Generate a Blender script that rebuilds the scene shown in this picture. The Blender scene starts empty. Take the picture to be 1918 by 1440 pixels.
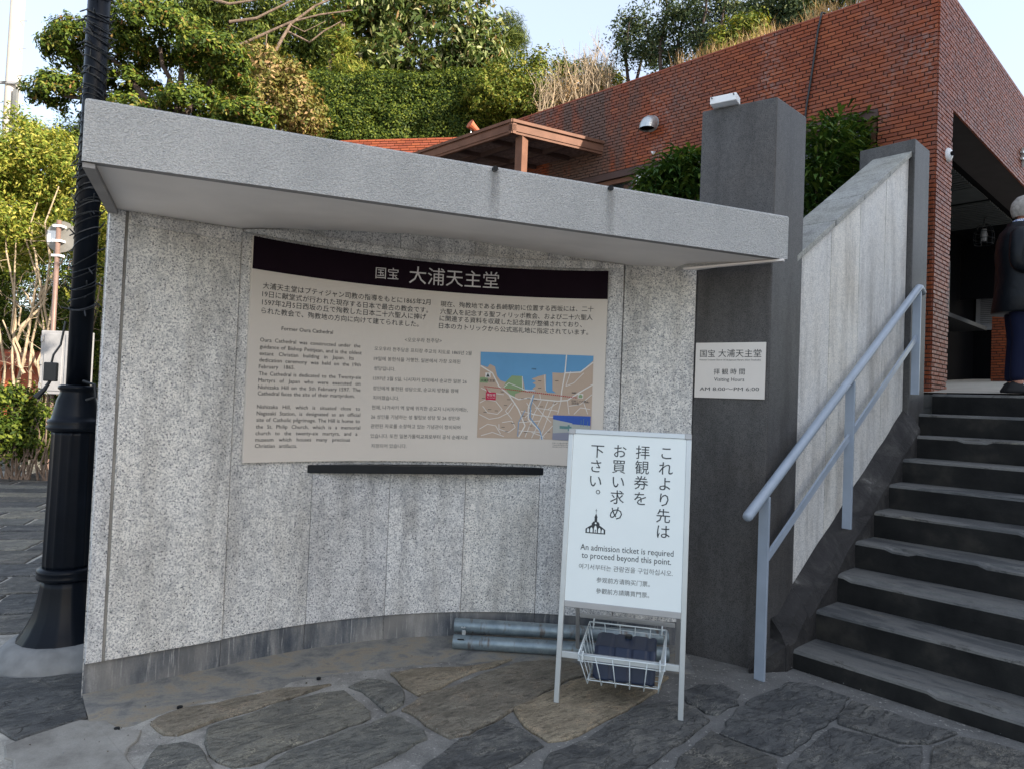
import bpy, bmesh, math, random
import numpy as np
from mathutils import Vector, Matrix, noise

random.seed(7); rng = np.random.default_rng(7)
SC = bpy.context.scene
COL = SC.collection
V3 = lambda *a: np.array(a, float)

# ------------------------------------------------------------------ camera
F = 1280.0; CX, CY = 959.0, 720.0
ROLL = 0.040; PITCH = math.atan(32/1280.0)
fw = V3(0, math.cos(PITCH), math.sin(PITCH)); r0 = V3(1, 0, 0); u0 = np.cross(r0, fw)
_a = math.atan(ROLL)
cr = r0*math.cos(_a) + u0*math.sin(_a); cu_ = -r0*math.sin(_a) + u0*math.cos(_a)
EYE = V3(0, 0, 1.6)
cd = bpy.data.cameras.new('camera'); cam = bpy.data.objects.new('camera', cd); COL.objects.link(cam)
cd.sensor_width = 36; cd.lens = 36*F/1918.0; cd.clip_end = 2000; cd.clip_start = 0.05
cam.matrix_world = Matrix(((cr[0], cu_[0], -fw[0], EYE[0]), (cr[1], cu_[1], -fw[1], EYE[1]), (cr[2], cu_[2], -fw[2], EYE[2]), (0, 0, 0, 1)))
SC.camera = cam

# ------------------------------------------------------------------ light
SUN_AZ = math.radians(122); SUN_EL = math.radians(26)
wd = bpy.data.worlds.new("World"); SC.world = wd; wd.use_nodes = True
nt = wd.node_tree; sk = nt.nodes.new('ShaderNodeTexSky'); sk.sky_type = 'NISHITA'; sk.sun_disc = False
sk.sun_elevation = SUN_EL; sk.sun_rotation = SUN_AZ; sk.air_density = 1.0; sk.dust_density = 2.2; sk.ozone_density = 1.0
veil = nt.nodes.new('ShaderNodeMix'); veil.data_type = 'RGBA'; veil.inputs[0].default_value = .58      # thin high cloud
nt.links.new(sk.outputs[0], veil.inputs[6]); veil.inputs[7].default_value = (1.72, 1.82, 1.98, 1)
nt.links.new(veil.outputs[2], nt.nodes['Background'].inputs[0]); nt.nodes['Background'].inputs[1].default_value = 0.15
sl = bpy.data.lights.new('sun', 'SUN'); sl.energy = 3.8; sl.angle = math.radians(0.6); sl.color = (1.0, 0.89, 0.74)
so = bpy.data.objects.new('sun', sl); COL.objects.link(so)
sdir = Vector((math.sin(SUN_AZ)*math.cos(SUN_EL), math.cos(SUN_AZ)*math.cos(SUN_EL), math.sin(SUN_EL)))
so.rotation_euler = sdir.to_track_quat('Z', 'Y').to_euler()
SC.view_settings.view_transform = 'Standard'; SC.view_settings.look = 'None'
SC.view_settings.gamma = 1; SC.view_settings.use_curve_mapping = False
SC.view_settings.exposure = 1.85

# ------------------------------------------------------------------ surveying helpers (photo measurement -> place in the world)
def ray(x, y): return (x-CX)/F*cr - (y-CY)/F*cu_ + fw
def at_z(x, y, z): d = ray(x, y); return EYE + d*(z-EYE[2])/d[2]
def at_Y(x, y, Y): d = ray(x, y); return EYE + d*Y/d[1]
def on_plane(x, y, p, n): d = ray(x, y); return EYE + d*(((p-EYE)@n)/(d@n))
def on_wall(x, y, A, d): return on_plane(x, y, V3(A[0], A[1], 0), V3(d[1], -d[0], 0))
dL = V3(-.67727, .73573, 0); dR = V3(.73573, .67727, 0); UP = V3(0, 0, 1)
def S(t, s, z=0): return dR*t - dL*s + UP*z

# ------------------------------------------------------------------ object helpers
def tag(o, label=None, cat=None, group=None, kind=None):
    if label: o['label'] = label
    if cat: o['category'] = cat
    if group: o['group'] = group
    if kind: o['kind'] = kind
    return o
def thing(name, label, cat, loc=(0, 0, 0), group=None):
    o = bpy.data.objects.new(name, None); COL.objects.link(o); o.location = loc; o.empty_display_size = .1
    return tag(o, label, cat, group)
def link(name, me, mat=None, parent=None, kind=None, smooth=False):
    o = bpy.data.objects.new(name, me); COL.objects.link(o)
    if mat is not None:
        for m in (mat if isinstance(mat, (list, tuple)) else [mat]): me.materials.append(m)
    if parent is not None:
        o.parent = parent; o.matrix_parent_inverse = Matrix.Translation(parent.location).inverted()
        if parent.parent is not None:
            o.matrix_parent_inverse = Matrix.Identity(4)
    if smooth:
        me.polygons.foreach_set('use_smooth', [True]*len(me.polygons))
    if kind: o['kind'] = kind
    return o
class MB:
    def __init__(s): s.v = []; s.f = []; s.m = []
    def add(s, vs, fs, mi=0):
        b = len(s.v); s.v += [tuple(map(float, v)) for v in vs]; s.f += [tuple(i+b for i in f) for f in fs]; s.m += [mi]*len(fs); return s
    def box8(s, p, mi=0):   # 4 bottom (ccw seen from above) + 4 top
        return s.add(p, [(0, 3, 2, 1), (4, 5, 6, 7), (0, 1, 5, 4), (1, 2, 6, 5), (2, 3, 7, 6), (3, 0, 4, 7)], mi)
    def box(s, c, ex, ey, ez, mi=0):   # centre + half vectors
        c, ex, ey, ez = map(lambda q: np.array(q, float), (c, ex, ey, ez))
        return s.box8([c-ex-ey-ez, c+ex-ey-ez, c+ex+ey-ez, c-ex+ey-ez, c-ex-ey+ez, c+ex-ey+ez, c+ex+ey+ez, c-ex+ey+ez], mi)
    def prism(s, poly, z0, z1, mi=0):   # poly of xy (ccw)
        n = len(poly); vs = [(p[0], p[1], z0) for p in poly] + [(p[0], p[1], z1) for p in poly]
        return s.add(vs, [tuple(range(n-1, -1, -1)), tuple(range(n, 2*n))] + [(i, (i+1) % n, n+(i+1) % n, n+i) for i in range(n)], mi)
    def tube(s, pts, r, n=8, mi=0, cap=True):
        pts = [np.array(p, float) for p in pts]; N = len(pts); rs = r if hasattr(r, '__len__') else [r]*N
        b = len(s.v); up = None
        for i, p in enumerate(pts):
            t = pts[min(i+1, N-1)] - pts[max(i-1, 0)]; t = t/(np.linalg.norm(t)+1e-12)
            if up is None: up = V3(0, 0, 1) if abs(t[2]) < .9 else V3(1, 0, 0)
            a = np.cross(t, up); a /= np.linalg.norm(a)+1e-12; c = np.cross(a, t); up = c
            for k in range(n):
                q = 2*math.pi*k/n; s.v.append(tuple(p + rs[i]*(a*math.cos(q) + c*math.sin(q))))
        for i in range(N-1):
            for k in range(n):
                s.f.append((b+i*n+k, b+i*n+(k+1) % n, b+(i+1)*n+(k+1) % n, b+(i+1)*n+k)); s.m.append(mi)
        if cap:
            s.f.append(tuple(b+k for k in range(n-1, -1, -1))); s.f.append(tuple(b+(N-1)*n+k for k in range(n))); s.m += [mi, mi]
        return s
    def lathe(s, c, prof, n=24, mi=0, flute=0, nf=0):   # prof: (r,z)
        b = len(s.v)
        for r, z in prof:
            for k in range(n):
                q = 2*math.pi*k/n; rr = r*(1-flute*abs(math.sin(q*nf/2))**.5) if flute and nf else r
                s.v.append((c[0]+rr*math.cos(q), c[1]+rr*math.sin(q), c[2]+z))
        for i in range(len(prof)-1):
            for k in range(n):
                s.f.append((b+i*n+k, b+i*n+(k+1) % n, b+(i+1)*n+(k+1) % n, b+(i+1)*n+k)); s.m.append(mi)
        s.f.append(tuple(b+k for k in range(n-1, -1, -1))); s.f.append(tuple(b+(len(prof)-1)*n+k for k in range(n))); s.m += [mi, mi]
        return s
    def mesh(s, name='m'):
        me = bpy.data.meshes.new(name); me.from_pydata(s.v, [], s.f); me.polygons.foreach_set('material_index', s.m); me.update(); return me
    def build(s, name, mat, parent=None, kind=None, smooth=False, bevel=0, wn=False):
        o = link(name, s.mesh(name), mat, parent, kind, smooth)
        if bevel:
            m = o.modifiers.new('bevel', 'BEVEL'); m.width = bevel; m.segments = 2; m.limit_method = 'ANGLE'; m.angle_limit = .6
        return o
def sub(o, parent):   # make o a sub-part of a part
    o.parent = parent; o.matrix_parent_inverse = Matrix.Identity(4)
    return o

# ------------------------------------------------------------------ materials
class NT:
    def __init__(s, name, rough=.6, spec=.5, metal=0):
        s.mat = bpy.data.materials.new(name); s.mat.use_nodes = True; s.t = s.mat.node_tree; s.n = s.t.nodes
        s.b = s.n['Principled BSDF']; s.b.inputs['Roughness'].default_value = rough; s.b.inputs['Metallic'].default_value = metal
        s.b.inputs['Specular IOR Level'].default_value = spec
        s.co = s.n.new('ShaderNodeNewGeometry').outputs['Position']
    def l(s, a, b): s.t.links.new(a, b)
    def scaled(s, v, src=None):
        m = s.n.new('ShaderNodeMapping'); m.inputs['Scale'].default_value = v; s.l(src or s.co, m.inputs['Vector']); return m.outputs[0]
    def rot(s, z, v=(1, 1, 1)):
        m = s.n.new('ShaderNodeMapping'); m.vector_type = 'TEXTURE'; m.inputs['Rotation'].default_value = (0, 0, z); m.inputs['Scale'].default_value = tuple(1/q for q in v); s.l(s.co, m.inputs['Vector']); return m.outputs[0]
    def noise(s, scale, detail=4, rough=.55, vec=None, dist=0, w=None):
        n = s.n.new('ShaderNodeTexNoise'); n.inputs['Scale'].default_value = scale; n.inputs['Detail'].default_value = detail
        n.inputs['Roughness'].default_value = rough; n.inputs['Distortion'].default_value = dist; s.l(vec or s.co, n.inputs['Vector']); return n.outputs['Fac']
    def vor(s, scale, feat='F1', vec=None, out='Distance', rnd=1):
        n = s.n.new('ShaderNodeTexVoronoi'); n.feature = feat; n.inputs['Scale'].default_value = scale; n.inputs['Randomness'].default_value = rnd; s.l(vec or s.co, n.inputs['Vector']); return n.outputs[out]
    def ramp(s, fac, stops, interp='LINEAR'):
        r = s.n.new('ShaderNodeValToRGB'); e = r.color_ramp.elements; r.color_ramp.interpolation = interp
        while len(e) < len(stops): e.new(.5)
        for k, (p, c) in enumerate(stops):
            e[k].position = p; c = (c, c, c) if not hasattr(c, '__len__') else c; e[k].color = (*c, 1)
        s.l(fac, r.inputs[0]); return r.outputs[0]
    def mix(s, fac, a, b, mode='MIX'):
        m = s.n.new('ShaderNodeMix'); m.data_type = 'RGBA'; m.blend_type = mode
        for i, v in ((0, fac), (6, a), (7, b)):
            if hasattr(v, 'links'): s.l(v, m.inputs[i])
            elif i == 0: m.inputs[0].default_value = v
            else: m.inputs[i].default_value = (*(v if hasattr(v, '__len__') else (v, v, v)), 1)
        return m.outputs[2]
    def math(s, op, a, b=0):
        m = s.n.new('ShaderNodeMath'); m.operation = op
        for i, v in enumerate((a, b)):
            if hasattr(v, 'links'): s.l(v, m.inputs[i])
            else: m.inputs[i].default_value = v
        return m.outputs[0]
    def color(s, c):
        if hasattr(c, 'links'): s.l(c, s.b.inputs['Base Color'])
        else: s.b.inputs['Base Color'].default_value = (*c, 1)
        return s
    def rough(s, c): s.l(c, s.b.inputs['Roughness']); return s
    def bump(s, h, strength=.3, dist=.01):
        b = s.n.new('ShaderNodeBump'); b.inputs['Strength'].default_value = strength; b.inputs['Distance'].default_value = dist
        s.l(h, b.inputs['Height']); s.l(b.outputs[0], s.b.inputs['Normal']); return s
    def attr(s, name, out='Fac'):
        a = s.n.new('ShaderNodeAttribute'); a.attribute_name = name; return a.outputs[out]
def plain(name, c, rough=.5, metal=0, spec=.5, bump=None, var=.12, vs=6):
    n = NT(name, rough, spec, metal); f = n.noise(vs, 3)
    lo = tuple(x*(1-var) for x in c); hi = tuple(min(1, x*(1+var)) for x in c)
    n.color(n.ramp(f, [(.3, lo), (.7, hi)]))
    if bump: n.bump(n.noise(bump[0], 3), bump[1], bump[2])
    return n.mat

def granite(name, light, dark, fleck, scale=1, fleckamt=.5, warm=None, stain=True, rough=.55):
    n = NT(name, rough, .4)
    a = n.noise(105*scale, 3, .72); b = n.noise(17*scale, 3, .7); c = n.vor(105*scale, vec=None)
    base = n.ramp(a, [(.38, dark), (.52, light), (.72, tuple(min(1, x*1.12) for x in light))])
    base = n.mix(n.ramp(b, [(.34, .42), (.54, 0)]), base, dark)
    fl = n.math('MULTIPLY', n.ramp(c, [(.16, 1), (.27, 0)]), n.ramp(n.noise(30*scale, 2, .6), [(.40, 0), (.50, 1)]))
    base = n.mix(n.math('MULTIPLY', fl, fleckamt), base, fleck)
    if warm:
        base = n.mix(n.ramp(n.noise(1.4, 4, .6), [(.42, 0), (.72, .55)]), base, warm, 'MULTIPLY')
    if stain:
        st = n.noise(2.2, 5, .65, n.scaled((3.2, 3.2, .5)))
        base = n.mix(n.ramp(st, [(.46, 0), (.70, .55)]), base, (.34, .325, .31), 'MULTIPLY')
    base = n.mix(1, base, n.ramp(n.n.new('ShaderNodeObjectInfo').outputs['Random'], [(0, (.90, .90, .91)), (.5, (1, 1, 1)), (1, (1.06, 1.04, 1.0))]), 'MULTIPLY')
    fl2 = n.ramp(n.vor(42*scale), [(.13, 1), (.20, 0)]); base = n.mix(n.math('MULTIPLY', fl2, fleckamt), base, fleck)
    n.color(base); n.bump(a, .25, .003)
    return n.mat
M = {}
M['granite'] = granite('light_granite', (.77, .765, .75), (.29, .305, .33), (.03, .035, .045), 1.0, .85, (.96, .93, .88))
M['granite_side'] = granite('pale_granite', (.78, .765, .73), (.46, .47, .475), (.08, .085, .09), 1.3, .5, (.93, .87, .78))
M['coping'] = granite('weathered_granite', (.40, .40, .37), (.17, .175, .165), (.05, .05, .05), 1.2, .5, (.85, .84, .70))
M['pillar'] = granite('dark_granite', (.105, .102, .10), (.044, .044, .045), (.010, .010, .011), 1.6, .8, (.95, .84, .74), stain=True, rough=.5)

n = NT('plinth_stone', .75, .3)
st = n.noise(4, 6, .62, n.scaled((2.6, 2.6, .5))); g = n.noise(110, 3, .7)
c = n.ramp(st, [(.38, (.07, .082, .10)), (.50, (.125, .135, .15)), (.58, (.19, .195, .20)), (.66, (.30, .30, .295))])
c = n.mix(n.ramp(n.noise(30, 4, .7, n.scaled((2, 2, .12))), [(.58, 0), (.66, .55)]), c, (.50, .50, .48))
c = n.mix(.35, c, n.ramp(g, [(.35, .35), (.65, 1.0)]), 'MULTIPLY')
c = n.mix(n.ramp(n.noise(2.2, 3), [(.45, 0), (.7, .6)]), c, (.30, .28, .25)); n.color(c); n.bump(g, .3, .003); M['plinth'] = n.mat

n = NT('textured_render', .85, .2)   # stippled coating on the canopy
a = n.noise(120, 2, .5, n.scaled((1, 1, 1.5))); b = n.noise(1.6, 5, .6, n.scaled((1.4, 1.4, .6)))
c = n.ramp(b, [(.35, (.46, .465, .46)), (.68, (.57, .57, .56))])
c = n.mix(n.ramp(a, [(.42, .5), (.56, 0)]), c, (.30, .305, .31)); n.color(c); n.bump(n.math('ADD', a, n.math('MULTIPLY', n.noise(55, 3), .6)), 1.0, .009); M['render'] = n.mat
M['soffit'] = plain('painted_soffit', (.88, .83, .79), .8, 0, .2, (30, .05, .003), .07, 2)
M['render_edge'] = plain('canopy_edge_trim', (.30, .29, .285), .85, 0, .2, (60, .4, .005))
M['dark_metal'] = plain('dark_anodised_metal', (.008, .010, .013), .5, 0, .25)
n = NT('drip_stain', .9, .1); n.color(n.ramp(n.noise(18, 3, .6, n.scaled((1, 1, .2))), [(.4, (.17, .17, .16)), (.6, (.28, .28, .27))]))
al = n.attr('fade'); tr = n.n.new('ShaderNodeBsdfTransparent'); mx = n.n.new('ShaderNodeMixShader')
n.l(n.math('MULTIPLY', al, n.ramp(n.noise(25, 3, .7, n.scaled((1, 1, .25))), [(.3, .25), (.7, .8)])), mx.inputs[0]); n.l(tr.outputs[0], mx.inputs[1]); n.l(n.b.outputs[0], mx.inputs[2])
n.l(mx.outputs[0], n.n['Material Output'].inputs['Surface']); M['drip'] = n.mat

# paving
def slate(name, cols, lay=1.0, rough=.72, rz=.6):
    n = NT(name, rough, .35)
    oi = n.n.new('ShaderNodeObjectInfo').outputs['Random']
    a = n.noise(2.6, 6, .62, n.rot(rz, (1, 2.1, 1)), .6); b = n.noise(38, 4, .7, n.rot(rz, (.45, 1.6, 1))); g = n.noise(150, 2, .6)
    c1 = n.ramp(a, [(.30, cols[0]), (.48, cols[1]), (.62, cols[2]), (.78, cols[3])])
    c1 = n.mix(n.ramp(b, [(.36, .75), (.50, 0)]), c1, tuple(x*.40 for x in cols[0]))
    ct = n.math('ABSOLUTE', n.math('SUBTRACT', n.math('FRACT', n.math('MULTIPLY', n.noise(1.9, 7, .66, n.rot(rz, (1, 1.7, 1)), .4), 7.0)), .5))
    c1 = n.mix(n.math('MULTIPLY', n.ramp(ct, [(.0, 1), (.055, 0)]), n.ramp(n.noise(4, 3), [(.42, 0), (.6, .8)])), c1, tuple(x*.35 for x in cols[0]))
    c1 = n.mix(n.math('MULTIPLY', n.ramp(ct, [(.05, 0), (.08, 1), (.17, 0)]), n.ramp(n.noise(5, 3), [(.45, 0), (.62, .7)])), c1, tuple(min(1, x*1.5) for x in cols[3]))
    c1 = n.mix(.55, c1, n.ramp(g, [(.3, .4), (.7, 1.35)]), 'MULTIPLY'); c1 = n.mix(n.ramp(n.noise(11, 5, .7, None, .5), [(.40, .55), (.52, 0)]), c1, cols[0])
    c1 = n.mix(1, c1, n.ramp(oi, [(0, (.80, .81, .82)), (.5, (1, 1, 1)), (1, (1.25, 1.18, 1.06))]), 'MULTIPLY')
    n.color(c1)
    stp = n.ramp(a, [(.30, 0), (.36, .22), (.44, .26), (.47, .5), (.56, .54), (.59, .8), (.7, .84), (.74, 1)])
    h = n.math('ADD', n.math('MULTIPLY', stp, 1.0*lay), n.math('ADD', n.math('MULTIPLY', b, .35), n.math('MULTIPLY', g, .1)))
    n.bump(h, 1.0, .022); return n.mat
M['slate_tan'] = slate('tan_sandstone', [(.14, .125, .095), (.235, .205, .16), (.285, .255, .20), (.32, .245, .17)], .6, .72)
M['slate_grey'] = slate('grey_sandstone', [(.10, .102, .095), (.17, .168, .15), (.225, .218, .185), (.29, .275, .22)], 1.2)
M['slate_dark'] = slate('dark_slate', [(.048, .050, .052), (.092, .093, .092), (.135, .134, .127), (.21, .20, .17)], 1.5)
n = NT('mortar', .9, .15)
a = n.noise(.55, 3, .6); g = n.noise(140, 3, .7); b = n.noise(6, 5, .6)
sep = n.n.new('ShaderNodeSeparateXYZ'); n.l(n.co, sep.inputs[0])
lr = n.ramp(n.math('ADD', n.math('MULTIPLY', sep.outputs[0], .22), n.math('ADD', n.math('MULTIPLY', a, .5), .42)), [(.18, (.52, .50, .45)), (.46, (.36, .35, .325)), (.8, (.19, .188, .18))])
c = n.mix(n.ramp(b, [(.38, .6), (.62, 0)]), lr, (.13, .127, .12)); c = n.mix(.5, c, n.ramp(g, [(.3, .45), (.7, 1.3)]), 'MULTIPLY')
c = n.mix(n.ramp(n.noise(30, 3, .7), [(.60, 0), (.68, .6)]), c, (.5, .48, .44)); n.color(c); n.bump(n.math('ADD', n.math('MULTIPLY', g, .5), b), .9, .012); M['mortar'] = n.mat
n = NT('cement_skim', .88, .15); g = n.noise(160, 3, .7); b = n.noise(4, 6, .65)
c = n.ramp(b, [(.3, (.17, .16, .145)), (.5, (.28, .27, .245)), (.7, (.36, .345, .315))]); c = n.mix(.35, c, n.ramp(g, [(.3, .6), (.7, 1.2)]), 'MULTIPLY'); n.color(c); n.bump(g, .35, .004); M['cement'] = n.mat
n = NT('wall_fillet', .85, .2); g = n.noise(120, 3, .7); b = n.noise(5, 9, .72, n.rot(.4, (.75, 1.3, 1)), .3)
c = n.ramp(b, [(.3, (.10, .10, .10)), (.42, (.17, .17, .165)), (.50, (.235, .228, .205)), (.58, (.27, .235, .18)), (.64, (.19, .188, .182)), (.75, (.13, .13, .13))]); c = n.mix(.3, c, n.ramp(g, [(.3, .6), (.7, 1.2)]), 'MULTIPLY'); n.color(c); n.bump(n.math('ADD', b, n.math('MULTIPLY', g, .2)), .5, .01); M['fillet'] = n.mat
# steps: treads lightened for wear and sky light, risers darkened, in the colour
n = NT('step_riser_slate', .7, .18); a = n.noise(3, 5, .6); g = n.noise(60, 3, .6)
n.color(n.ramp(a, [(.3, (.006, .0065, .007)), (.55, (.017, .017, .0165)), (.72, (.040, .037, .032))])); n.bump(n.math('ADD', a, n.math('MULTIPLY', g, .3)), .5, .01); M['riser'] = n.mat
n = NT('worn_skylit_slate', .6, .5); rz = math.atan2(-.7357, .677)
vv = n.rot(rz, (.55, 2.4, 1)); a = n.noise(2.6, 8, .66, vv, .4); g = n.noise(70, 3, .7)
c = n.ramp(a, [(.3, (.042, .044, .046)), (.44, (.075, .078, .078)), (.47, (.105, .106, .103)), (.60, (.145, .142, .132)), (.61, (.055, .053, .05)), (.64, (.14, .135, .12)), (.72, (.24, .215, .16)), (.76, (.12, .117, .106))])
c = n.mix(.35, c, n.ramp(g, [(.3, .6), (.7, 1.2)]), 'MULTIPLY'); n.color(c)
stp = n.ramp(a, [(.30, 0), (.33, .3), (.44, .34), (.47, .6), (.58, .64), (.61, .9), (.72, 1)]); n.bump(n.math('ADD', stp, n.math('MULTIPLY', g, .15)), .9, .012); M['tread'] = n.mat
n = NT('kerb_slate', .75, .3); a = n.noise(4, 6, .65, None, .6); g = n.noise(60, 3, .7)
n.color(n.ramp(a, [(.3, (.012, .0115, .0115)), (.52, (.030, .028, .028)), (.64, (.055, .052, .049)), (.71, (.16, .155, .145))])); n.bump(n.math('ADD', a, n.math('MULTIPLY', g, .2)), .8, .03); M['kerb'] = n.mat

# brick
n = NT('glazed_brick', .4, .28)
f = n.math('FRACT', n.math('ADD', n.attr('bc'), n.n.new('ShaderNodeObjectInfo').outputs['Random']))
c = n.ramp(f, [(0, (.22, .050, .017)), (.3, (.27, .064, .021)), (.5, (.19, .044, .018)), (.75, (.31, .080, .027)), (1, (.165, .040, .019))])
e = n.noise(1.5, 5, .6, n.scaled((1.3, 1.3, .55))); e2 = n.noise(26, 2, .6)
c = n.mix(n.math('MULTIPLY', n.ramp(e, [(.52, 0), (.72, .7)]), n.ramp(e2, [(.42, .0), (.62, 1)])), c, (.24, .20, .19))
sp_ = n.n.new('ShaderNodeSeparateXYZ'); n.l(n.co, sp_.inputs[0])
c = n.mix(n.math('MULTIPLY', n.ramp(n.math('MULTIPLY', sp_.outputs[0], .25), [(.28, 1), (.62, .12)]), n.ramp(n.noise(1.3, 4, .6, n.scaled((1.6, 1.6, .4))), [(.44, 0), (.58, .8)])), c, (.085, .066, .055)); n.color(c)
n.rough(n.ramp(n.noise(30, 2), [(.3, .38), (.7, .6)])); n.bump(n.noise(45, 2), .15, .003); M['brick'] = n.mat
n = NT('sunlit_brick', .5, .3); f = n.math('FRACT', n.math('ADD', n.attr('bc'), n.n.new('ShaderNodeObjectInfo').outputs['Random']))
n.color(n.ramp(f, [(0, (.30, .075, .036)), (.4, (.36, .10, .042)), (.7, (.25, .065, .032)), (1, (.33, .09, .05))])); n.bump(n.noise(45, 2), .2, .003); M['brick_parapet'] = n.mat  # lighter copy of the wall brick, its sunlit look put into the colour
M['brick_mortar'] = plain('dark_mortar', (.045, .036, .034), .9)
M['brown_metal'] = plain('brown_painted_metal', (.15, .075, .05), .6, .0, .12, (4, .1, .01), .15)
M['brown_dark'] = plain('dark_brown_frame', (.06, .03, .024), .6)
M['roof_panel'] = plain('mottled_roof_panel', (.16, .10, .085), .8, 0, .3, (60, .5, .004), .45, 30)
M['black'] = plain('near_black_interior', (.004, .004, .005), .9, 0, .1)  # shade of the unlit rooms put into the colour; vent and lens share it
M['ceiling'] = plain('grey_ceiling_slats', (.075, .08, .078), .8, 0, .2)
M['shutter'] = plain('grey_shutter_paint', (.30, .30, .31), .5)
M['ramp'] = plain('beige_ramp_paving', (.42, .39, .33), .8, 0, .3, (40, .2, .003))
M['rail'] = plain('blue_grey_rail_paint', (.33, .385, .46), .30, .0, .5, (20, .04, .002), .08)
M['alu'] = plain('aluminium', (.52, .55, .56), .38, .65, .5, None, .05)
M['alu_grey'] = plain('grey_aluminium', (.40, .40, .40), .42, .5, .5, None, .06)
M['white_board'] = plain('white_sign_board', (.80, .86, .85), .45, 0, .4, None, .015)
M['white_paint'] = plain('white_paint', (.78, .80, .82), .4)
M['ink'] = plain('dark_ink', (.028, .035, .04), .6)
M['ink_mid'] = plain('charcoal_ink', (.06, .065, .065), .6)
M['ink_grey'] = plain('grey_ink', (.13, .135, .135), .6)
M['ink_white'] = plain('pale_ink', (.62, .60, .60), .5)
M['board'] = plain('cream_board_print', (.68, .625, .56), .5, 0, .35, None, .02, 1.5)
M['board_head'] = plain('dark_plum_print', (.010, .004, .009), .7, 0, .1)
M['plate'] = plain('cream_enamel_plate', (.70, .66, .62), .18, 0, .6, None, .02)
for k, c in dict(map_blue=(.12, .33, .58), map_land=(.50, .385, .30), map_green=(.25, .36, .19), map_white=(.74, .72, .69), map_red=(.55, .01, .07), map_path=(.45, .03, .04), photo_sky=(.035, .10, .42), photo_wall=(.42, .44, .42), photo_ground=(.25, .26, .33), photo_band=(.12, .25, .25)).items(): M[k] = plain(k+'_print', c, .5, 0, .3, None, .04)
M['steel'] = NT('galvanised_steel', .42, .5, .55); n = M['steel']
a = n.noise(14, 4, .6); rs = n.noise(9, 3, .6, n.scaled((2.5, 1, .6)))
c = n.ramp(a, [(.3, (.17, .22, .25)), (.7, (.31, .37, .40))]); c = n.mix(n.ramp(rs, [(.56, 0), (.68, .7)]), c, (.12, .075, .045)); n.color(c); M['steel'] = n.mat
M['pole_black'] = plain('blue_black_gloss_paint', (.004, .006, .010), .30, 0, .14, (8, .10, .01), .25)
M['cable'] = plain('black_rubber', (.014, .017, .02), .5)
M['concrete_pale'] = plain('pale_concrete', (.20, .205, .205), .85, 0, .2, (50, .4, .006), .2, 9)
M['navy'] = plain('navy_plastic', (.016, .026, .055), .38, 0, .5, (50, .05, .002))
M['navy_dark'] = plain('black_navy_plastic', (.008, .011, .015), .4)
M['wire_white'] = plain('white_coated_wire', (.66, .72, .73), .35)
M['cabinet'] = plain('pale_grey_cabinet', (.27, .27, .28), .5)
M['sign_back'] = plain('weathered_sign_back', (.19, .185, .17), .6)
M['pole_brown'] = plain('brown_pole', (.17, .11, .09), .5)
M['util'] = plain('concrete_utility_pole', (.34, .32, .29), .8, 0, .2, None, .08, 2)
M['red_wood'] = plain('rust_red_panel', (.30, .075, .035), .7, 0, .3, (6, .3, .02), .25)
M['terracotta'] = plain('terracotta', (.38, .10, .045), .7)
M['glass'] = NT('window_glass', .06, .8).color((.02, .024, .024)).mat
M['curtain'] = plain('brown_curtain', (.13, .085, .06), .8, 0, .2, None, .3, 14)
M['bark'] = plain('bark', (.17, .125, .095), .9, 0, .2, (30, .7, .02), .3, 12)
M['bark_dark'] = plain('dark_bark', (.065, .048, .04), .9, 0, .2, (30, .7, .02), .3, 12)
M['bark_pale'] = plain('pale_dry_stem', (.33, .26, .18), .9, 0, .2, None, .25, 12)
M['soil'] = plain('soil_and_leaf_litter', (.07, .055, .038), .95, 0, .1, (12, .8, .05), .35, 5)
M['plaster'] = plain('pale_render_facade', (.55, .53, .50), .85, 0, .2, (20, .2, .01))
M['asphalt_roof'] = plain('roof_earth', (.10, .085, .06), .95)
M['leather'] = NT('black_leather', .42, .22); n = M['leather']; n.color((.005, .007, .010)); n.bump(n.noise(7, 3, .5, None, .8), .45, .02); M['leather'] = n.mat
M['denim'] = plain('navy_denim', (.006, .009, .030), .85, 0, .2, (160, .2, .003))
M['shoe'] = plain('black_canvas', (.008, .008, .01), .7)
M['skin'] = NT('skin', .5, .4).color((.42, .20, .14)).mat
M['hair'] = plain('grey_white_hair', (.30, .275, .25), .7, 0, .3, (90, .5, .006), .3, 30)
n = NT('blue_gingham', .8, .2); ck = n.n.new('ShaderNodeTexChecker'); ck.inputs['Scale'].default_value = 90; n.l(n.co, ck.inputs[0]); ck.inputs[1].default_value = (.03, .06, .25, 1); ck.inputs[2].default_value = (.6, .65, .75, 1); n.color(ck.outputs[0]); M['gingham'] = n.mat

def leafmat(name, stops, trans=.25, rough=.42):
    n = NT(name, .55, .16); f = n.attr('lc')
    c = n.ramp(f, stops); n.color(c)
    t = n.n.new('ShaderNodeBsdfTranslucent'); n.l(n.mix(1, c, (1.25, 1.15, .55), 'MULTIPLY'), t.inputs[0])
    m = n.n.new('ShaderNodeMixShader'); m.inputs[0].default_value = trans
    n.l(n.b.outputs[0], m.inputs[1]); n.l(t.outputs[0], m.inputs[2]); n.l(m.outputs[0], n.n['Material Output'].inputs['Surface']); return n.mat
M['lf_pruned'] = leafmat('glossy_evergreen_leaf', [(0, (.022, .045, .010)), (.5, (.065, .105, .014)), (.8, (.14, .18, .02)), (.93, (.20, .19, .04)), (1, (.20, .085, .03))])
M['lf_hedge'] = leafmat('hedge_leaf', [(0, (.014, .032, .005)), (.55, (.048, .078, .010)), (1, (.16, .19, .025))])
M['lf_lime'] = leafmat('bright_hedge_leaf', [(0, (.04, .07, .010)), (.6, (.12, .155, .018)), (1, (.27, .24, .05))])
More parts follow.
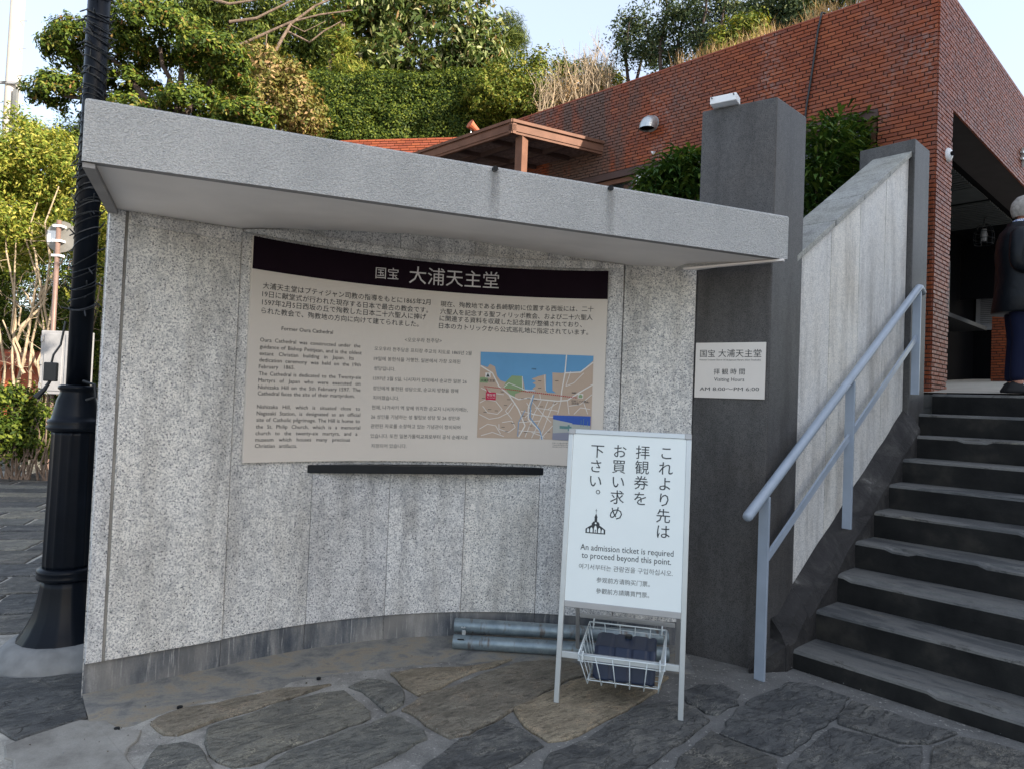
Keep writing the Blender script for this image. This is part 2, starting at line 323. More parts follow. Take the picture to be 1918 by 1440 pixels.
M['lf_big'] = leafmat('broad_leaf', [(0, (.028, .055, .014)), (.5, (.075, .11, .024)), (.75, (.18, .21, .07)), (.92, (.32, .33, .18)), (1, (.20, .10, .04))])
M['lf_conifer'] = leafmat('conifer_needle', [(0, (.022, .044, .008)), (.6, (.07, .10, .016)), (1, (.17, .19, .035))], .25)
M['lf_gold'] = leafmat('golden_shrub_leaf', [(0, (.07, .085, .02)), (.5, (.17, .16, .04)), (1, (.36, .23, .12))])
M['lf_yellow'] = leafmat('yellow_green_leaf', [(0, (.06, .10, .015)), (.4, (.15, .20, .03)), (.75, (.30, .30, .05)), (1, (.46, .40, .10))], .35)
M['lf_bamboo'] = leafmat('bamboo_leaf', [(0, (.022, .055, .016)), (.6, (.055, .115, .024)), (1, (.14, .20, .04))], .3)
M['lf_blue'] = leafmat('small_grey_green_leaf', [(0, (.018, .036, .020)), (.6, (.045, .070, .030)), (1, (.11, .13, .05))], .2)
M['dry'] = leafmat('dry_grass_blade', [(0, (.22, .14, .07)), (.6, (.40, .27, .14)), (1, (.55, .42, .26))], .3, .7)

def leaf_mesh(P, N, L, asp, mat, name, parent, kind=None, tilt=.5, droop=0, var=None, fold=.18):
    """P centres, N outward normals, one folded leaf (two triangles) each"""
    k = len(P); P = np.asarray(P, float); N = np.asarray(N, float)
    N = N + rng.normal(0, tilt, (k, 3)); N /= np.linalg.norm(N, axis=1)[:, None]+1e-9
    T = rng.normal(0, 1, (k, 3)); T[:, 2] -= droop*1.5; T -= (T*N).sum(1)[:, None]*N; T /= np.linalg.norm(T, axis=1)[:, None]+1e-9
    B = np.cross(N, T); Ls = (L*rng.uniform(.65, 1.25, k))[:, None]; W = Ls*asp
    v = np.empty((k, 4, 3)); v[:, 0] = P - T*Ls*.5; v[:, 1] = P + B*W*.5 + N*W*fold - T*Ls*.08; v[:, 2] = P + T*Ls*.5; v[:, 3] = P - B*W*.5 + N*W*fold - T*Ls*.08
    me = bpy.data.meshes.new(name); me.vertices.add(4*k); me.vertices.foreach_set('co', v.ravel())
    idx = np.arange(4*k).reshape(k, 4); tri = np.stack([idx[:, [0, 1, 2]], idx[:, [0, 2, 3]]], 1).reshape(-1)
    me.loops.add(6*k); me.loops.foreach_set('vertex_index', tri); me.polygons.add(2*k)
    me.polygons.foreach_set('loop_start', np.arange(0, 6*k, 3)); me.polygons.foreach_set('loop_total', np.full(2*k, 3)); me.update()
    a = me.attributes.new('lc', 'FLOAT', 'POINT'); c = rng.random(k) if var is None else np.clip(var, 0, 1); a.data.foreach_set('value', np.repeat(c, 4))
    return link(name, me, mat, parent, kind)
def blob(c, r, n, cl=.16, per=45, lump=.18, up=-1.0, shell=.72):
    """leaf positions: clumps spread over a lumpy ellipsoid"""
    c = np.array(c); r = np.array(r); m = max(1, n//per)
    d = rng.normal(0, 1, (m*2, 3)); d /= np.linalg.norm(d, axis=1)[:, None]; d = d[d[:, 2] > up][:m]; m = len(d)
    rad = rng.uniform(shell, 1.0, m)*(1+lump*np.array([noise.noise(Vector(q*2.3)+Vector(c)) for q in d])*2)
    cc = c + d*r*rad[:, None]
    i = np.repeat(np.arange(m), per); o = rng.normal(0, 1, (len(i), 3)); o /= np.linalg.norm(o, axis=1)[:, None]
    P = cc[i] + o*(cl*rng.random(len(i))[:, None]**.5); N = d[i]*.7 + o*.8 + V3(0, 0, .35)
    return P, N
def join(ps): return np.concatenate([p[0] for p in ps]), np.concatenate([p[1] for p in ps])
def wob(p, q, k=6, a=.05):
    p = np.array(p, float); q = np.array(q, float); L = np.linalg.norm(q-p); out = [p+(q-p)*i/k for i in range(k+1)]
    for i in range(1, k): out[i] = out[i] + rng.normal(0, a*L, 3)*.5
    return out

#@@STRUCTURE
# ------------------------------------------------------------------ ground
AC = V3(.1426, 2.1503, 0); AR = 2.4593   # the notice wall follows this arc
def arc(deg, r=AR, z=0): a = math.radians(deg); return V3(AC[0]+r*math.sin(a), AC[1]+r*math.cos(a), z)
BC = V3(4.00, 6.545, 0)                 # corner of the brick building
dB = V3(-.732, .681, 0); dB /= np.linalg.norm(dB); nB = V3(-dB[1], dB[0], 0); nB = nB if nB[1] < 0 else -nB
ZW = 5.885
W1 = BC + dB*6.62                        # far end of the long brick wall
gm = MB(); R_ = 70
gx = list(np.linspace(-R_, -8, 8)) + list(np.linspace(-6, 8, 29)) + list(np.linspace(12, R_, 8))
gy = list(np.linspace(-R_, -6, 8)) + list(np.linspace(-4, 14, 37)) + list(np.linspace(18, 160, 8))
b0 = len(gx)
for y in gy:
    for x in gx:
        near = -6 < x < 8 and -4 < y < 6
        z = .006*noise.noise(Vector((x*1.3, y*1.3, 0))) if near else 0
        gm.v.append((x, y, z-.002))
for j in range(len(gy)-1):
    for i in range(len(gx)-1): gm.f.append((j*b0+i, j*b0+i+1, (j+1)*b0+i+1, (j+1)*b0+i)); gm.m.append(0)
ground = gm.build('ground', M['mortar'], None, 'structure', smooth=True)

def stone_mesh(poly, zt=.014, jit=.022, inset=.009, grow=.014):
    pts = []
    cc0 = sum(np.array(p[:2]) for p in poly)/len(poly); poly = [np.array(p[:2])+(np.array(p[:2])-cc0)/np.linalg.norm(np.array(p[:2])-cc0)*grow for p in poly]
    n_ = len(poly)
    for i in range(n_):
        p, q = np.array(poly[i][:2]), np.array(poly[(i+1) % n_][:2]); L = np.linalg.norm(q-p); k = max(1, int(L/.05))
        for j in range(k):
            a = p+(q-p)*j/k; w = Vector((a[0]*9, a[1]*9, 3)); a = a + np.array([noise.noise(w), noise.noise(w+Vector((7, 3, 1)))])*jit; pts.append(a)
    c = sum(pts)/len(pts); k = len(pts)
    area = sum(pts[i][0]*pts[(i+1) % k][1]-pts[(i+1) % k][0]*pts[i][1] for i in range(k))
    if area < 0: pts = pts[::-1]
    vs = [(p[0], p[1], -.03) for p in pts] + [(p[0], p[1], zt*.45) for p in pts]
    ins = []
    for p in pts: d = c-p; ins.append(p + d/np.linalg.norm(d)*inset)
    vs += [(p[0], p[1], zt+.003*noise.noise(Vector((p[0]*5, p[1]*5, 0)))) for p in ins]
    fs = [(i, (i+1) % k, k+(i+1) % k, k+i) for i in range(k)] + [(k+i, k+(i+1) % k, 2*k+(i+1) % k, 2*k+i) for i in range(k)] + [tuple(range(2*k, 3*k))]
    me = bpy.data.meshes.new('stone'); me.from_pydata(vs, [], fs); me.update(); return me
paving = bpy.data.objects.new('stone_paving', None); COL.objects.link(paving); paving['kind'] = 'structure'
traced = [
 ('slate_dark', [(-40,1272),(60,1274),(168,1262),(157,1345),(120,1358),(35,1384),(-40,1350)]),
 ('slate_tan', [(286,1355),(300,1347),(345,1330),(400,1322),(500,1298),(600,1287),(618,1283),(590,1295),(520,1315),(440,1340),(400,1352),(365,1365),(335,1378),(312,1376),(297,1366)]),
 ('slate_grey', [(395,1365),(410,1358),(460,1345),(520,1322),(600,1302),(640,1297),(660,1312),(690,1335),(688,1346),(650,1362),(600,1378),(555,1395),(500,1422),(440,1435),(410,1425),(388,1402)]),
 ('slate_grey', [(275,1440),(280,1418),(300,1402),(345,1395),(368,1402),(378,1415),(392,1440),(400,1510),(265,1510)]),
 ('slate_grey', [(655,1287),(690,1276),(720,1278),(750,1290),(752,1315),(738,1326),(720,1332),(700,1312),(680,1298)]),
 ('slate_tan', [(735,1262),(775,1255),(860,1252),(900,1246),(955,1237),(870,1265),(800,1300),(785,1302),(760,1285)]),
 ('slate_tan', [(760,1328),(790,1308),(860,1285),(920,1258),(960,1245),(1030,1238),(1080,1246),(1105,1260),(1060,1277),(1012,1296),(990,1314),(940,1342),(880,1372),(848,1380),(800,1355)]),
 ('slate_grey', [(505,1437),(560,1405),(640,1378),(690,1360),(730,1345),(750,1348),(785,1370),(792,1385),(760,1405),(700,1430),(675,1445),(670,1510),(470,1510)]),
 ('slate_dark', [(870,1388),(930,1358),(945,1352),(975,1367),(1000,1387),(1012,1400),(985,1415),(950,1435),(920,1510),(750,1510),(800,1435),(845,1405)]),
 ('slate_tan', [(968,1330),(1020,1303),(1080,1275),(1160,1265),(1250,1270),(1230,1295),(1180,1325),(1130,1350),(1085,1375),(1060,1387),(1030,1387),(1000,1370),(975,1348)]),
 ('slate_dark', [(1050,1510),(1018,1440),(1032,1415),(1100,1388),(1150,1353),(1200,1325),(1258,1318),(1300,1328),(1325,1350),(1300,1370),(1270,1395),(1215,1430),(1190,1460),(1160,1510)]),
 ('slate_dark', [(1275,1300),(1310,1285),(1350,1288),(1382,1300),(1375,1318),(1344,1336),(1325,1334),(1290,1316)]),
 ('slate_dark', [(1365,1352),(1385,1330),(1420,1307),(1480,1282),(1520,1285),(1588,1308),(1562,1348),(1520,1373),(1490,1398),(1465,1414),(1420,1402),(1355,1376)]),
 ('slate_dark', [(1235,1510),(1262,1440),(1305,1398),(1335,1374),(1360,1388),(1410,1407),(1452,1425),(1438,1450),(1410,1510)]),
 ('slate_dark', [(1480,1435),(1530,1392),(1560,1368),(1620,1380),(1680,1402),(1730,1404),(1715,1440),(1690,1510),(1450,1510)]),
 ('slate_dark', [(1572,1343),(1602,1317),(1680,1342),(1745,1364),(1790,1374),(1735,1390),(1680,1388),(1620,1368),(1578,1356)]),
 ('slate_dark', [(1755,1402),(1800,1384),(1870,1397),(1990,1444),(2050,1510),(1725,1510)]),
]
for k, (m, poly) in enumerate(traced):
    o = link('stone', stone_mesh([at_z(x, y, 0)[:2] for x, y in poly]), M[m], paving)
o = link('cement_patch', stone_mesh([at_z(x, y, 0)[:2] for x, y in [(8,1398),(35,1387),(150,1350),(195,1350),(215,1362),(225,1368),(265,1368),(258,1388),(240,1400),(236,1415),(255,1440),(262,1510),(15,1510),(26,1425),(12,1420)]], .010, .012, .008, 0), M['cement'], paving)
# further slabs: the lane on the left and around the photographer
def inside_tr(x, y):
    return (-2.35 < x < 3.6 and 2.30 < y < 5.2)
th = math.radians(14); ex = np.array([math.cos(th), math.sin(th)]); ey = np.array([-math.sin(th), math.cos(th)])
row = 0; yy = -2.5; cnt = 0
while yy < 14.5:
    hgt = random.uniform(.36, .55); xx = -13 + random.random()
    while xx < 4:
        w = random.uniform(.55, 1.15)
        q = [ex*xx+ey*yy, ex*(xx+w-.035)+ey*(yy+random.uniform(-.02, .02)), ex*(xx+w-.035+random.uniform(-.03, .03))+ey*(yy+hgt-.035), ex*(xx+random.uniform(-.03, .03))+ey*(yy+hgt-.035)]
        c = sum(q)/4
        infr = c[1] > 2.6 and -8.5 < c[0] < -2.2 and c[1] < 13.2 and (-c[0]/c[1]) < .9
        nearcam = -2.5 < c[1] < 2.1 and abs(c[0]) < 4.0
        if (infr or nearcam) and not inside_tr(*c) and math.hypot(c[0]+2.56, c[1]-4.05) > .3 and not (c[1] > 4 and c[0] > -2.4):
            link('stone', stone_mesh(q, .012, .012, .012, 0), M['slate_dark' if random.random() < .75 else 'slate_grey'], paving); cnt += 1
        xx += w
    yy += hgt; row += 1

# cement fillet along the notice wall
fm = MB(); prof = [(0, .045), (.05, .035), (.14, .02), (.26, .010), (.36, -.002)]
line = [V3(-2.104, 3.486, 0) + (arc(-44.75)-V3(-2.104, 3.486, 0))*k/4 for k in range(4)] + [arc(a) for a in np.linspace(-44.75, 13.6, 26)] + [arc(13.6) + (V3(1.19, 4.53, 0)-arc(13.6))*k/4 for k in range(1, 5)]
nl = []
for i, p in enumerate(line):
    t = line[min(i+1, len(line)-1)]-line[max(i-1, 0)]; t /= np.linalg.norm(t); nl.append(V3(t[1], -t[0], 0))
for i, p in enumerate(line):
    for j, (d, z) in enumerate(prof):
        q = p + nl[i]*(d*(1+.25*noise.noise(Vector((i*.6, 0, 0)))))
        fm.v.append((q[0], q[1], z+.004*noise.noise(Vector((q[0]*6, q[1]*6, 2)))))
for i in range(len(line)-1):
    for j in range(len(prof)-1): a = i*len(prof)+j; fm.f.append((a, a+1, a+1+len(prof), a+len(prof))); fm.m.append(0)
o = fm.build('cement_fillet', M['fillet'], paving, smooth=True)
for x, y, r_ in ((337, 1322, .014), (338, 1333, .013), (219, 1362, .013), (597, 1268, .012)): q_ = at_z(x, y, .013); MB().tube([q_-UP*.01, q_], r_, 12).build('metal_cap', M['dark_metal'], paving)

# grit and a few dead leaves lying on the paving
gm_ = MB()
for _ in range(1500):
    x, y = random.uniform(-2.6, 3.2), random.uniform(1.8, 4.6)
    if math.hypot(x-AC[0], y-AC[1]) > AR-.04 and y > 3.2 and x < 1.3: continue
    r_ = random.uniform(.0012, .0045)*(1.6 if random.random() < .06 else 1); z_ = .013; a_ = random.random()*6
    gm_.add([(x+r_*math.cos(a_), y+r_*math.sin(a_), z_), (x+r_*math.cos(a_+2.1), y+r_*math.sin(a_+2.1), z_), (x+r_*math.cos(a_+4.2), y+r_*math.sin(a_+4.2), z_), (x, y, z_+r_*1.1)], [(0, 1, 3), (1, 2, 3), (2, 0, 3)], 0 if random.random() < .7 else 1)
o = gm_.build('grit', [M['concrete_pale'], M['soil']], None, 'stuff'); tag(o, 'fine grit and crumbs scattered over the stone paving', 'grit')

# terrace of earth above the brick building + low hillside behind
def earth(poly, z0, z1, name, mat):
    m = MB().prism(poly, z0, z1); return m.build(name, mat, None, 'structure')
tz = ZW-.10
bdir = at_z(630, 257, 5.9)-at_z(867, 250, 5.9); bdir /= np.linalg.norm(bdir)
W2 = W1 + bdir*5.2
T_END = 13.0
far = S(0, 0) ; E1 = BC + dR*16
earth([tuple((BC+dB*.3+dR*.35)[:2]), tuple((BC+dR*16+dB*.3)[:2]), tuple((BC+dR*16+V3(-4, 14, 0))[:2]), (-6.5, 24), tuple((W2+V3(-.2, 6, 0))[:2]), tuple((W2+V3(0, .3, 0))[:2]), tuple((W1+V3(.1, .3, 0))[:2])], 5.2, tz, 'terrace_earth', M['soil'])
hm = MB(); nx, ny = 40, 24
for j in range(ny):
    for i in range(nx):
        x = -60+i*3.2; y = 13.6+j*4.5 if x < -3.3 else 24+j*4
        d = max(0, y-14); z = (min(3.0, d*.12) if x < -3.3 else 4.0) + .6*noise.noise(Vector((x*.1, y*.1, 0)))*min(1, d/8)
        hm.v.append((x, y, z if j else -.05))
for j in range(ny-1):
    for i in range(nx-1): a = j*nx+i; hm.f.append((a, a+1, a+1+nx, a+nx)); hm.m.append(0)
hm.build('hillside', M['soil'], None, 'structure', smooth=True)

#@@WALL
# ------------------------------------------------------------------ curved notice wall with its concrete canopy
WL = V3(-2.104, 3.486, 0); A0 = arc(-44.75); A1 = arc(13.6); PE = V3(1.197, 4.537, 0)
wall = thing('notice_wall', 'curved pale granite wall with a slanting grey concrete canopy, holding the large notice board', 'wall', tuple(arc(-15)))
ZG = .20
def strip(pts, z0, z1, nrm, thick, gap=.0013, ztop=None):
    m = MB(); k = len(pts); L = [0]
    for i in range(1, k): L.append(L[-1]+np.linalg.norm(pts[i]-pts[i-1]))
    P = [np.array(p) for p in pts]; e = (P[1]-P[0])/np.linalg.norm(P[1]-P[0]); P[0] = P[0]+e*gap; e = (P[-1]-P[-2])/np.linalg.norm(P[-1]-P[-2]); P[-1] = P[-1]-e*gap
    vs = []
    for i, p in enumerate(P):
        zt = z1 if ztop is None else ztop[i]
        n_ = nrm[i]; vs += [tuple(p+n_*thick+UP*z0), tuple(p+n_*thick+UP*zt), tuple(p+UP*zt), tuple(p+UP*z0)]
    fs = []
    for i in range(k-1):
        a = i*4
        for q in range(4): fs.append((a+q, a+4+q, a+4+(q+1) % 4, a+(q+1) % 4))
    fs += [(0, 1, 2, 3), (4*(k-1)+3, 4*(k-1)+2, 4*(k-1)+1, 4*(k-1))]
    m.add(vs, fs); return m
def arcn(d): a = math.radians(d); return -V3(math.sin(a), math.cos(a), 0)
def zsof(deg):   # underside height where the canopy meets the wall
    return float(np.interp(deg, [-44.75, -40, -30, -20, -10, 0, 13.6], [2.52, 2.565, 2.63, 2.67, 2.665, 2.62, 2.535]))
fd = (A0-WL)/np.linalg.norm(A0-WL); fn = V3(fd[1], -fd[0], 0); fn = fn if fn[1] < 0 else -fn
# backing core
core = [tuple((WL-fn*.03)[:2])] + [tuple(arc(a, AR+.035)[:2]) for a in np.linspace(-44.75, 13.6, 14)] + [tuple((PE+V3(-.005, .012, 0))[:2]), tuple((PE+V3(.06, .03, 0))[:2]), tuple((PE+V3(.1, .42, 0))[:2])] + [tuple(arc(a, AR+.40)[:2]) for a in np.linspace(13.6, -40, 14)] + [tuple((WL+V3(-.16, .42, 0))[:2])]
mb = MB(); mb.prism(core, -.05, 2.5); mb.build('wall_core', M['granite'], wall)
seams = [-44.75, -33.3, -21.7, -10.0, 1.6, 13.6]
ew = .075
strip([WL, WL+fd*ew], ZG, 2.505, [fn, fn], .034).build('edge_strip', M['granite'], wall, bevel=.003)
strip([WL+fd*(ew+.012), A0], ZG, 2.53, [fn, fn], .03, ztop=[2.505, 2.53]).build('granite_panel', M['granite'], wall, bevel=.002)
MB().box(WL+fd*(ew+.006)+fn*.02+UP*1.35, fd*.006, fn*.006, UP*1.15).build('joint_bead', M['cement'], wall)
for a, b in zip(seams[:-1], seams[1:]):
    an = np.linspace(a, b, 7); strip([arc(x) for x in an], ZG, 2.6, [arcn(x) for x in an], .02, ztop=[zsof(x)+.01 for x in an]).build('granite_panel', M['granite'], wall, bevel=.0015)
pd = (PE-A1)/np.linalg.norm(PE-A1); pn = V3(pd[1], -pd[0], 0)
strip([A1, PE], ZG, 2.54, [pn, pn], .02).build('granite_panel', M['granite'], wall, bevel=.002)
# plinth blocks, each set back under the panels
strip([WL-fd*.0+fn*-.0, A0], -.05, ZG-.004, [fn, fn], .008).build('plinth_block', M['plinth'], wall)
for a, b in zip(seams[:-1], seams[1:]):
    an = np.linspace(a, b, 5); strip([arc(x) for x in an], -.05, ZG-.004, [arcn(x) for x in an], .006).build('plinth_block', M['plinth'], wall)
strip([A1, PE], -.05, ZG-.004, [pn, pn], .006).build('plinth_block', M['plinth'], wall)
# cove moulding under the canopy
an = np.linspace(-44.75, 13.6, 20); strip([arc(x) for x in an], 2.505, 2.55, [arcn(x) for x in an], .045, ztop=[min(zsof(x)-.002, 2.56) for x in an]).build('cove_strip', M['granite'], wall, bevel=.006)
strip([WL+fd*.1, A0], 2.44, 2.50, [fn, fn], .045, ztop=[2.49, 2.515]).build('cove_strip', M['granite'], wall, bevel=.006)
# canopy slab
FL = V3(-1.771, 2.732, 0); FR = V3(1.603, 4.015, 0); fdir = (FR-FL)/np.linalg.norm(FR-FL); fnn = V3(fdir[1], -fdir[0], 0)
SR = V3(1.084, 4.381, 0)
outer = [FL, FR, SR, V3(1.0, 4.9, 0)] + [arc(a, AR+.40) for a in (10, -10, -30, -40)] + [WL+V3(-.15, .42, 0), WL+V3(-.012, -.01, 0)]
m = MB()
m.v += [tuple(p+UP*2.5) for p in outer] + [tuple(p+UP*2.76) for p in outer]; k = len(outer)
m.f += [tuple(range(k, 2*k))] + [(i, (i+1) % k, k+(i+1) % k, k+i) for i in range(k)]; m.m += [0]*(k+1)
slab = m.build('canopy', M['render'], wall, bevel=.012)
# underside: from the front lip back to the wall line
fr = []; bk = []
tt = np.linspace(0, 1, 25)
back = [WL+fn*.0+UP*2.503] + [A0*(1-q)+WL*q+UP*(2.52*(1-q)+2.503*q) for q in (.66, .33)] + [arc(a)+UP*zsof(a) for a in np.linspace(-44.75, 13.6, 18)] + [A1+(PE-A1)*q+UP*2.535 for q in (.33, .66)] + [SR+V3(.10, .10, 0)+UP*2.51]
m = MB(); inn = -fnn*.035
for i, b in enumerate(back):
    q = i/(len(back)-1); f0 = FL+(FR-FL)*q + UP*2.5
    fin = f0 - fnn*.045 + fdir*(.04*(1-2*q))
    m.v += [tuple(f0), tuple(fin), tuple(fin+UP*.004), tuple(b)]
for i in range(len(back)-1):
    a = i*4
    m.f += [(a, a+1, a+5, a+4), (a+2, a+3, a+7, a+6)]; m.m += [1, 0]
so_ = m.build('soffit', [M['soffit'], M['render_edge']], smooth=True); sub(so_, slab); so_.matrix_parent_inverse = Matrix.Translation(wall.location).inverted() if False else Matrix.Identity(4)
so_.parent = slab
def edge_strip(p, q, w, inward, name, z=2.497, h=.02):
    d = (q-p); mm = MB().box8([p+UP*(z-h), q+UP*(z-h), q+inward*w+UP*(z-h), p+inward*w+UP*(z-h), p+UP*z, q+UP*z, q+inward*w+UP*z, p+inward*w+UP*z])
    o = mm.build(name, M['render_edge']); o.parent = slab; return o
e1 = (WL-FL)/np.linalg.norm(WL-FL)
edge_strip(FL+fdir*.003-fnn*.01, WL, .045, V3(e1[1], -e1[0], 0), 'edge_trim')
sr = SR-FR; sr /= np.linalg.norm(sr); o = edge_strip(FR-fdir*.03, SR, .03, -V3(sr[1], -sr[0], 0), 'edge_trim', 2.498, .012); o.data.materials[0] = M['soffit']
# drains with drip stains
for px, yt, yb in ((926, 314, 400), (1142, 351, 432)):
    A = on_wall(px, yt+3, FL, fdir); A[2] = 2.742
    MB().tube([A+fnn*.02, A-fnn*.06], .014, 10).build('drain_spout', M['dark_metal']).parent = slab
    m = MB(); nz = 8; w = .028
    for i in range(nz+1):
        z = A[2]-.01-(.235)*i/nz; ww = w*(1+.3*i/nz)
        m.v += [tuple(A*V3(1, 1, 0)+fdir*(x*ww)+fnn*.0165+UP*z) for x in (-1, -.4, .4, 1)]
    for i in range(nz):
        for j in range(3): a = i*4+j; m.f.append((a, a+4, a+5, a+1)); m.m.append(0)
    me = m.mesh('drip_stain'); at = me.attributes.new('fade', 'FLOAT', 'POINT'); at.data.foreach_set('value', [(.0, .85, .85, .0)[j]*(1-.75*i/nz) for i in range(nz+1) for j in range(4)])
    o = link('drip_stain', me, M['drip']); o.parent = slab
for o in slab.children: o.matrix_parent_inverse = slab.matrix_parent_inverse.inverted() if False else Matrix.Identity(4)

# ------------------------------------------------------------------ lettering
_tc = {}
def glyphs(s, res=2):
    if s in _tc: return _tc[s]
    cu = bpy.data.curves.new('txt', 'FONT'); cu.body = s; cu.resolution_u = res; cu.size = 1
    ob = bpy.data.objects.new('txt', cu); COL.objects.link(ob)
    dg = bpy.context.evaluated_depsgraph_get(); me = ob.evaluated_get(dg).to_mesh()
    v = np.empty(len(me.vertices)*3); me.vertices.foreach_get('co', v); v = v.reshape(-1, 3)[:, :2]
    f = [tuple(p.vertices) for p in me.polygons]
    ob.evaluated_get(dg).to_mesh_clear(); bpy.data.objects.remove(ob); bpy.data.curves.remove(cu)
    _tc[s] = (v, f); return _tc[s]
class Print:
    """flat print laid on a surface: pr maps a photo point to surface (u,v) metres, emb maps (u,v,lift) to 3D"""
    def __init__(s, pr, emb): s.pr = pr; s.emb = emb; s.m = MB()
    def poly(s, pts, mi, lift):
        s.m.add([s.emb(u, v, lift) for u, v in pts], [tuple(range(len(pts)))], mi)
    def word(s, txt, u0, v0, du, dv, h, wid=None, bold=0):
        v, f = glyphs(txt)
        if not len(v): return 0
        x0, x1 = v[:, 0].min(), v[:, 0].max(); sx = h if wid is None else wid/(x1-x0)
        L = math.hypot(du, dv); du, dv = du/L, dv/L
        vs = [(u0+(x-x0)*sx*du, v0+(x-x0)*sx*dv+y*h) for x, y in v]
        s.m.add([s.emb(a, b, s.lift) for a, b in vs], f, s.mi); return (x1-x0)*sx
    def line(s, txt, pl, prr, h=None, justify=False):
        a = s.pr(*pl); b = s.pr(*prr); W = math.hypot(b[0]-a[0], b[1]-a[1])
        v, f = glyphs(txt); x0, x1 = v[:, 0].min(), v[:, 0].max()
        hh = W/(x1-x0) if h is None else h
        if not justify: s.word(txt, a[0], a[1], b[0]-a[0], b[1]-a[1], hh, W); return
        ws = txt.split(); ww = [(glyphs(w)[0][:, 0].max()-glyphs(w)[0][:, 0].min())*hh for w in ws]
        sp = (W-sum(ww))/max(1, len(ws)-1); k = 1
        if sp < .22*hh: k = (W-.25*hh*(len(ws)-1))/sum(ww); sp = .25*hh
        p = 0
        for w, q in zip(ws, ww):
            s.word(w, a[0]+(b[0]-a[0])*p/W, a[1]+(b[1]-a[1])*p/W, b[0]-a[0], b[1]-a[1], hh, q*k); p += q*k+sp
    def build(s, name, mats, parent):
        o = s.m.build(name, mats); o.parent = parent; s.m = MB()
        if name == 'text_line': o['kind'] = 'stuff'
        return o
    def lines(s, items, mat, parent, **k):   # every printed line is its own piece
        for t, a, b in items:
            s.line(t, a, b, **(k if not callable(k.get('hf')) else {'h': k['hf'](t)})); s.build('text_line', [mat], parent)

BR = AR-.045
def cyl_pr(x, y):
    d = ray(x, y); ox, oy = -AC[0], -AC[1]
    a = d[0]**2+d[1]**2; b = 2*(ox*d[0]+oy*d[1]); c = ox*ox+oy*oy-BR*BR
    t = (-b+math.sqrt(b*b-4*a*c))/(2*a); p = EYE+d*t
    return (math.atan2(p[0]-AC[0], p[1]-AC[1])*BR, p[2])
def cyl_emb(u, v, l): a = u/BR; return V3(AC[0]+(BR-l)*math.sin(a), AC[1]+(BR-l)*math.cos(a), v)
uL = np.mean([cyl_pr(475, 447)[0], cyl_pr(455, 862)[0]]); uR = np.mean([cyl_pr(1140, 507)[0], cyl_pr(1133, 700)[0]])
zB, zT, zH = 1.19, 2.49, 2.302
board = thing('notice_board', 'large cream notice board with dark heading band, printed text and a town map', 'notice board', tuple(cyl_emb((uL+uR)/2, zB, 0)))
us = np.linspace(uL, uR, 34)
m = MB()
for u in us:
    for (z, l) in ((zB, 0), (zT, 0), (zT, -.02), (zB, -.02)): m.v.append(tuple(cyl_emb(u, z, l)))
for i in range(len(us)-1):
    for q in range(4): a = i*4; m.f.append((a+q, a+(q+1) % 4, a+4+(q+1) % 4, a+4+q)); m.m.append(0)
k = (len(us)-1)*4; m.f += [(0, 3, 2, 1), (k, k+1, k+2, k+3)]; m.m += [0, 0]
panel = m.build('panel', M['board'], board)
m = MB()
for u in us: m.v += [tuple(cyl_emb(u, zH, .0015)), tuple(cyl_emb(u, zT, .0015))]
for i in range(len(us)-1): a = 2*i; m.f.append((a, a+1, a+3, a+2)); m.m.append(0)
hb = m.build('heading_band', M['board_head']); hb.parent = panel
P = Print(cyl_pr, cyl_emb); P.lift = .003; P.mi = 0
P.lines([('国宝', (703, 520), (746, 523)), ('大浦天主堂', (766, 528), (934, 539))], M['ink_white'], panel)
def Z1(x, y): return (450+x/3.2725, 430+y/3.2725)
def Z2(x, y): return (800+x/3.2725, 430+y/3.2725)
for s_, a, b in [('大浦天主堂はプティジャン司教の指導をもとに1865年2月', (137, 360), (1165, 461)), ('19日に献堂式が行われた現存する日本で最古の教会です。', (133, 410), (1150, 510)), ('1597年2月5日西坂の丘で殉教した日本二十六聖人に捧げ', (132, 460), (1138, 551)), ('られた教会で、殉教地の方向に向けて建てられました。', (128, 512), (1092, 595))]:
    P.lines([(s_, Z1(*a), Z1(*b))], M['ink'], panel)
for s_, a, b in [('現在、殉教地である長崎駅前に位置する西坂には、二十', (82, 470), (1020, 502)), ('六聖人を記念する聖フィリッポ教会、および二十六聖人', (80, 516), (1014, 554)), ('に関連する資料を収蔵した記念館が整備されており、', (76, 558), (948, 598)), ('日本のカトリックから公式巡礼地に指定されています。', (72, 604), (987, 645))]:
    P.lines([(s_, Z2(*a), Z2(*b))], M['ink'], panel)
P.lines([('Former Oura Cathedral', Z1(252, 618), Z1(567, 641))], M['ink'], panel)
en = ['Oura Cathedral was constructed under the', 'guidance of Bishop Petitjean, and is the oldest', 'extant Christian building in Japan. Its', 'dedication ceremony was held on the 19th', 'February 1865.', 'The Cathedral is dedicated to the Twenty-six', 'Martyrs of Japan who were executed on', 'Nishizaka Hill on the 5th February 1597. The', 'Cathedral faces the site of their martyrdom.', 'Nishizaka Hill, which is situated close to', 'Nagasaki Station, is designated as an official', 'site of Catholic pilgrimage. The Hill is home to', 'the St. Philip Church, which is a memorial', 'church to the twenty-six martyrs, and a', 'museum which houses many precious', 'Christian artifacts.']
lx = [120, 118, 117, 115, 112, 111, 109, 107, 105, 101, 99, 97, 94, 92, 90, 88]; ly = [692, 733, 775, 815, 856, 898, 939, 980, 1018, 1100, 1140, 1180, 1222, 1262, 1302, 1340]
rx = [735, 743, 695, 737, 332, 740, 735, 735, 700, 733, 734, 732, 734, 717, 671, 347]; ry = [730, 772, 805, 845, 862, 922, 960, 998, 1035, 1112, 1150, 1188, 1228, 1266, 1302, 1340]
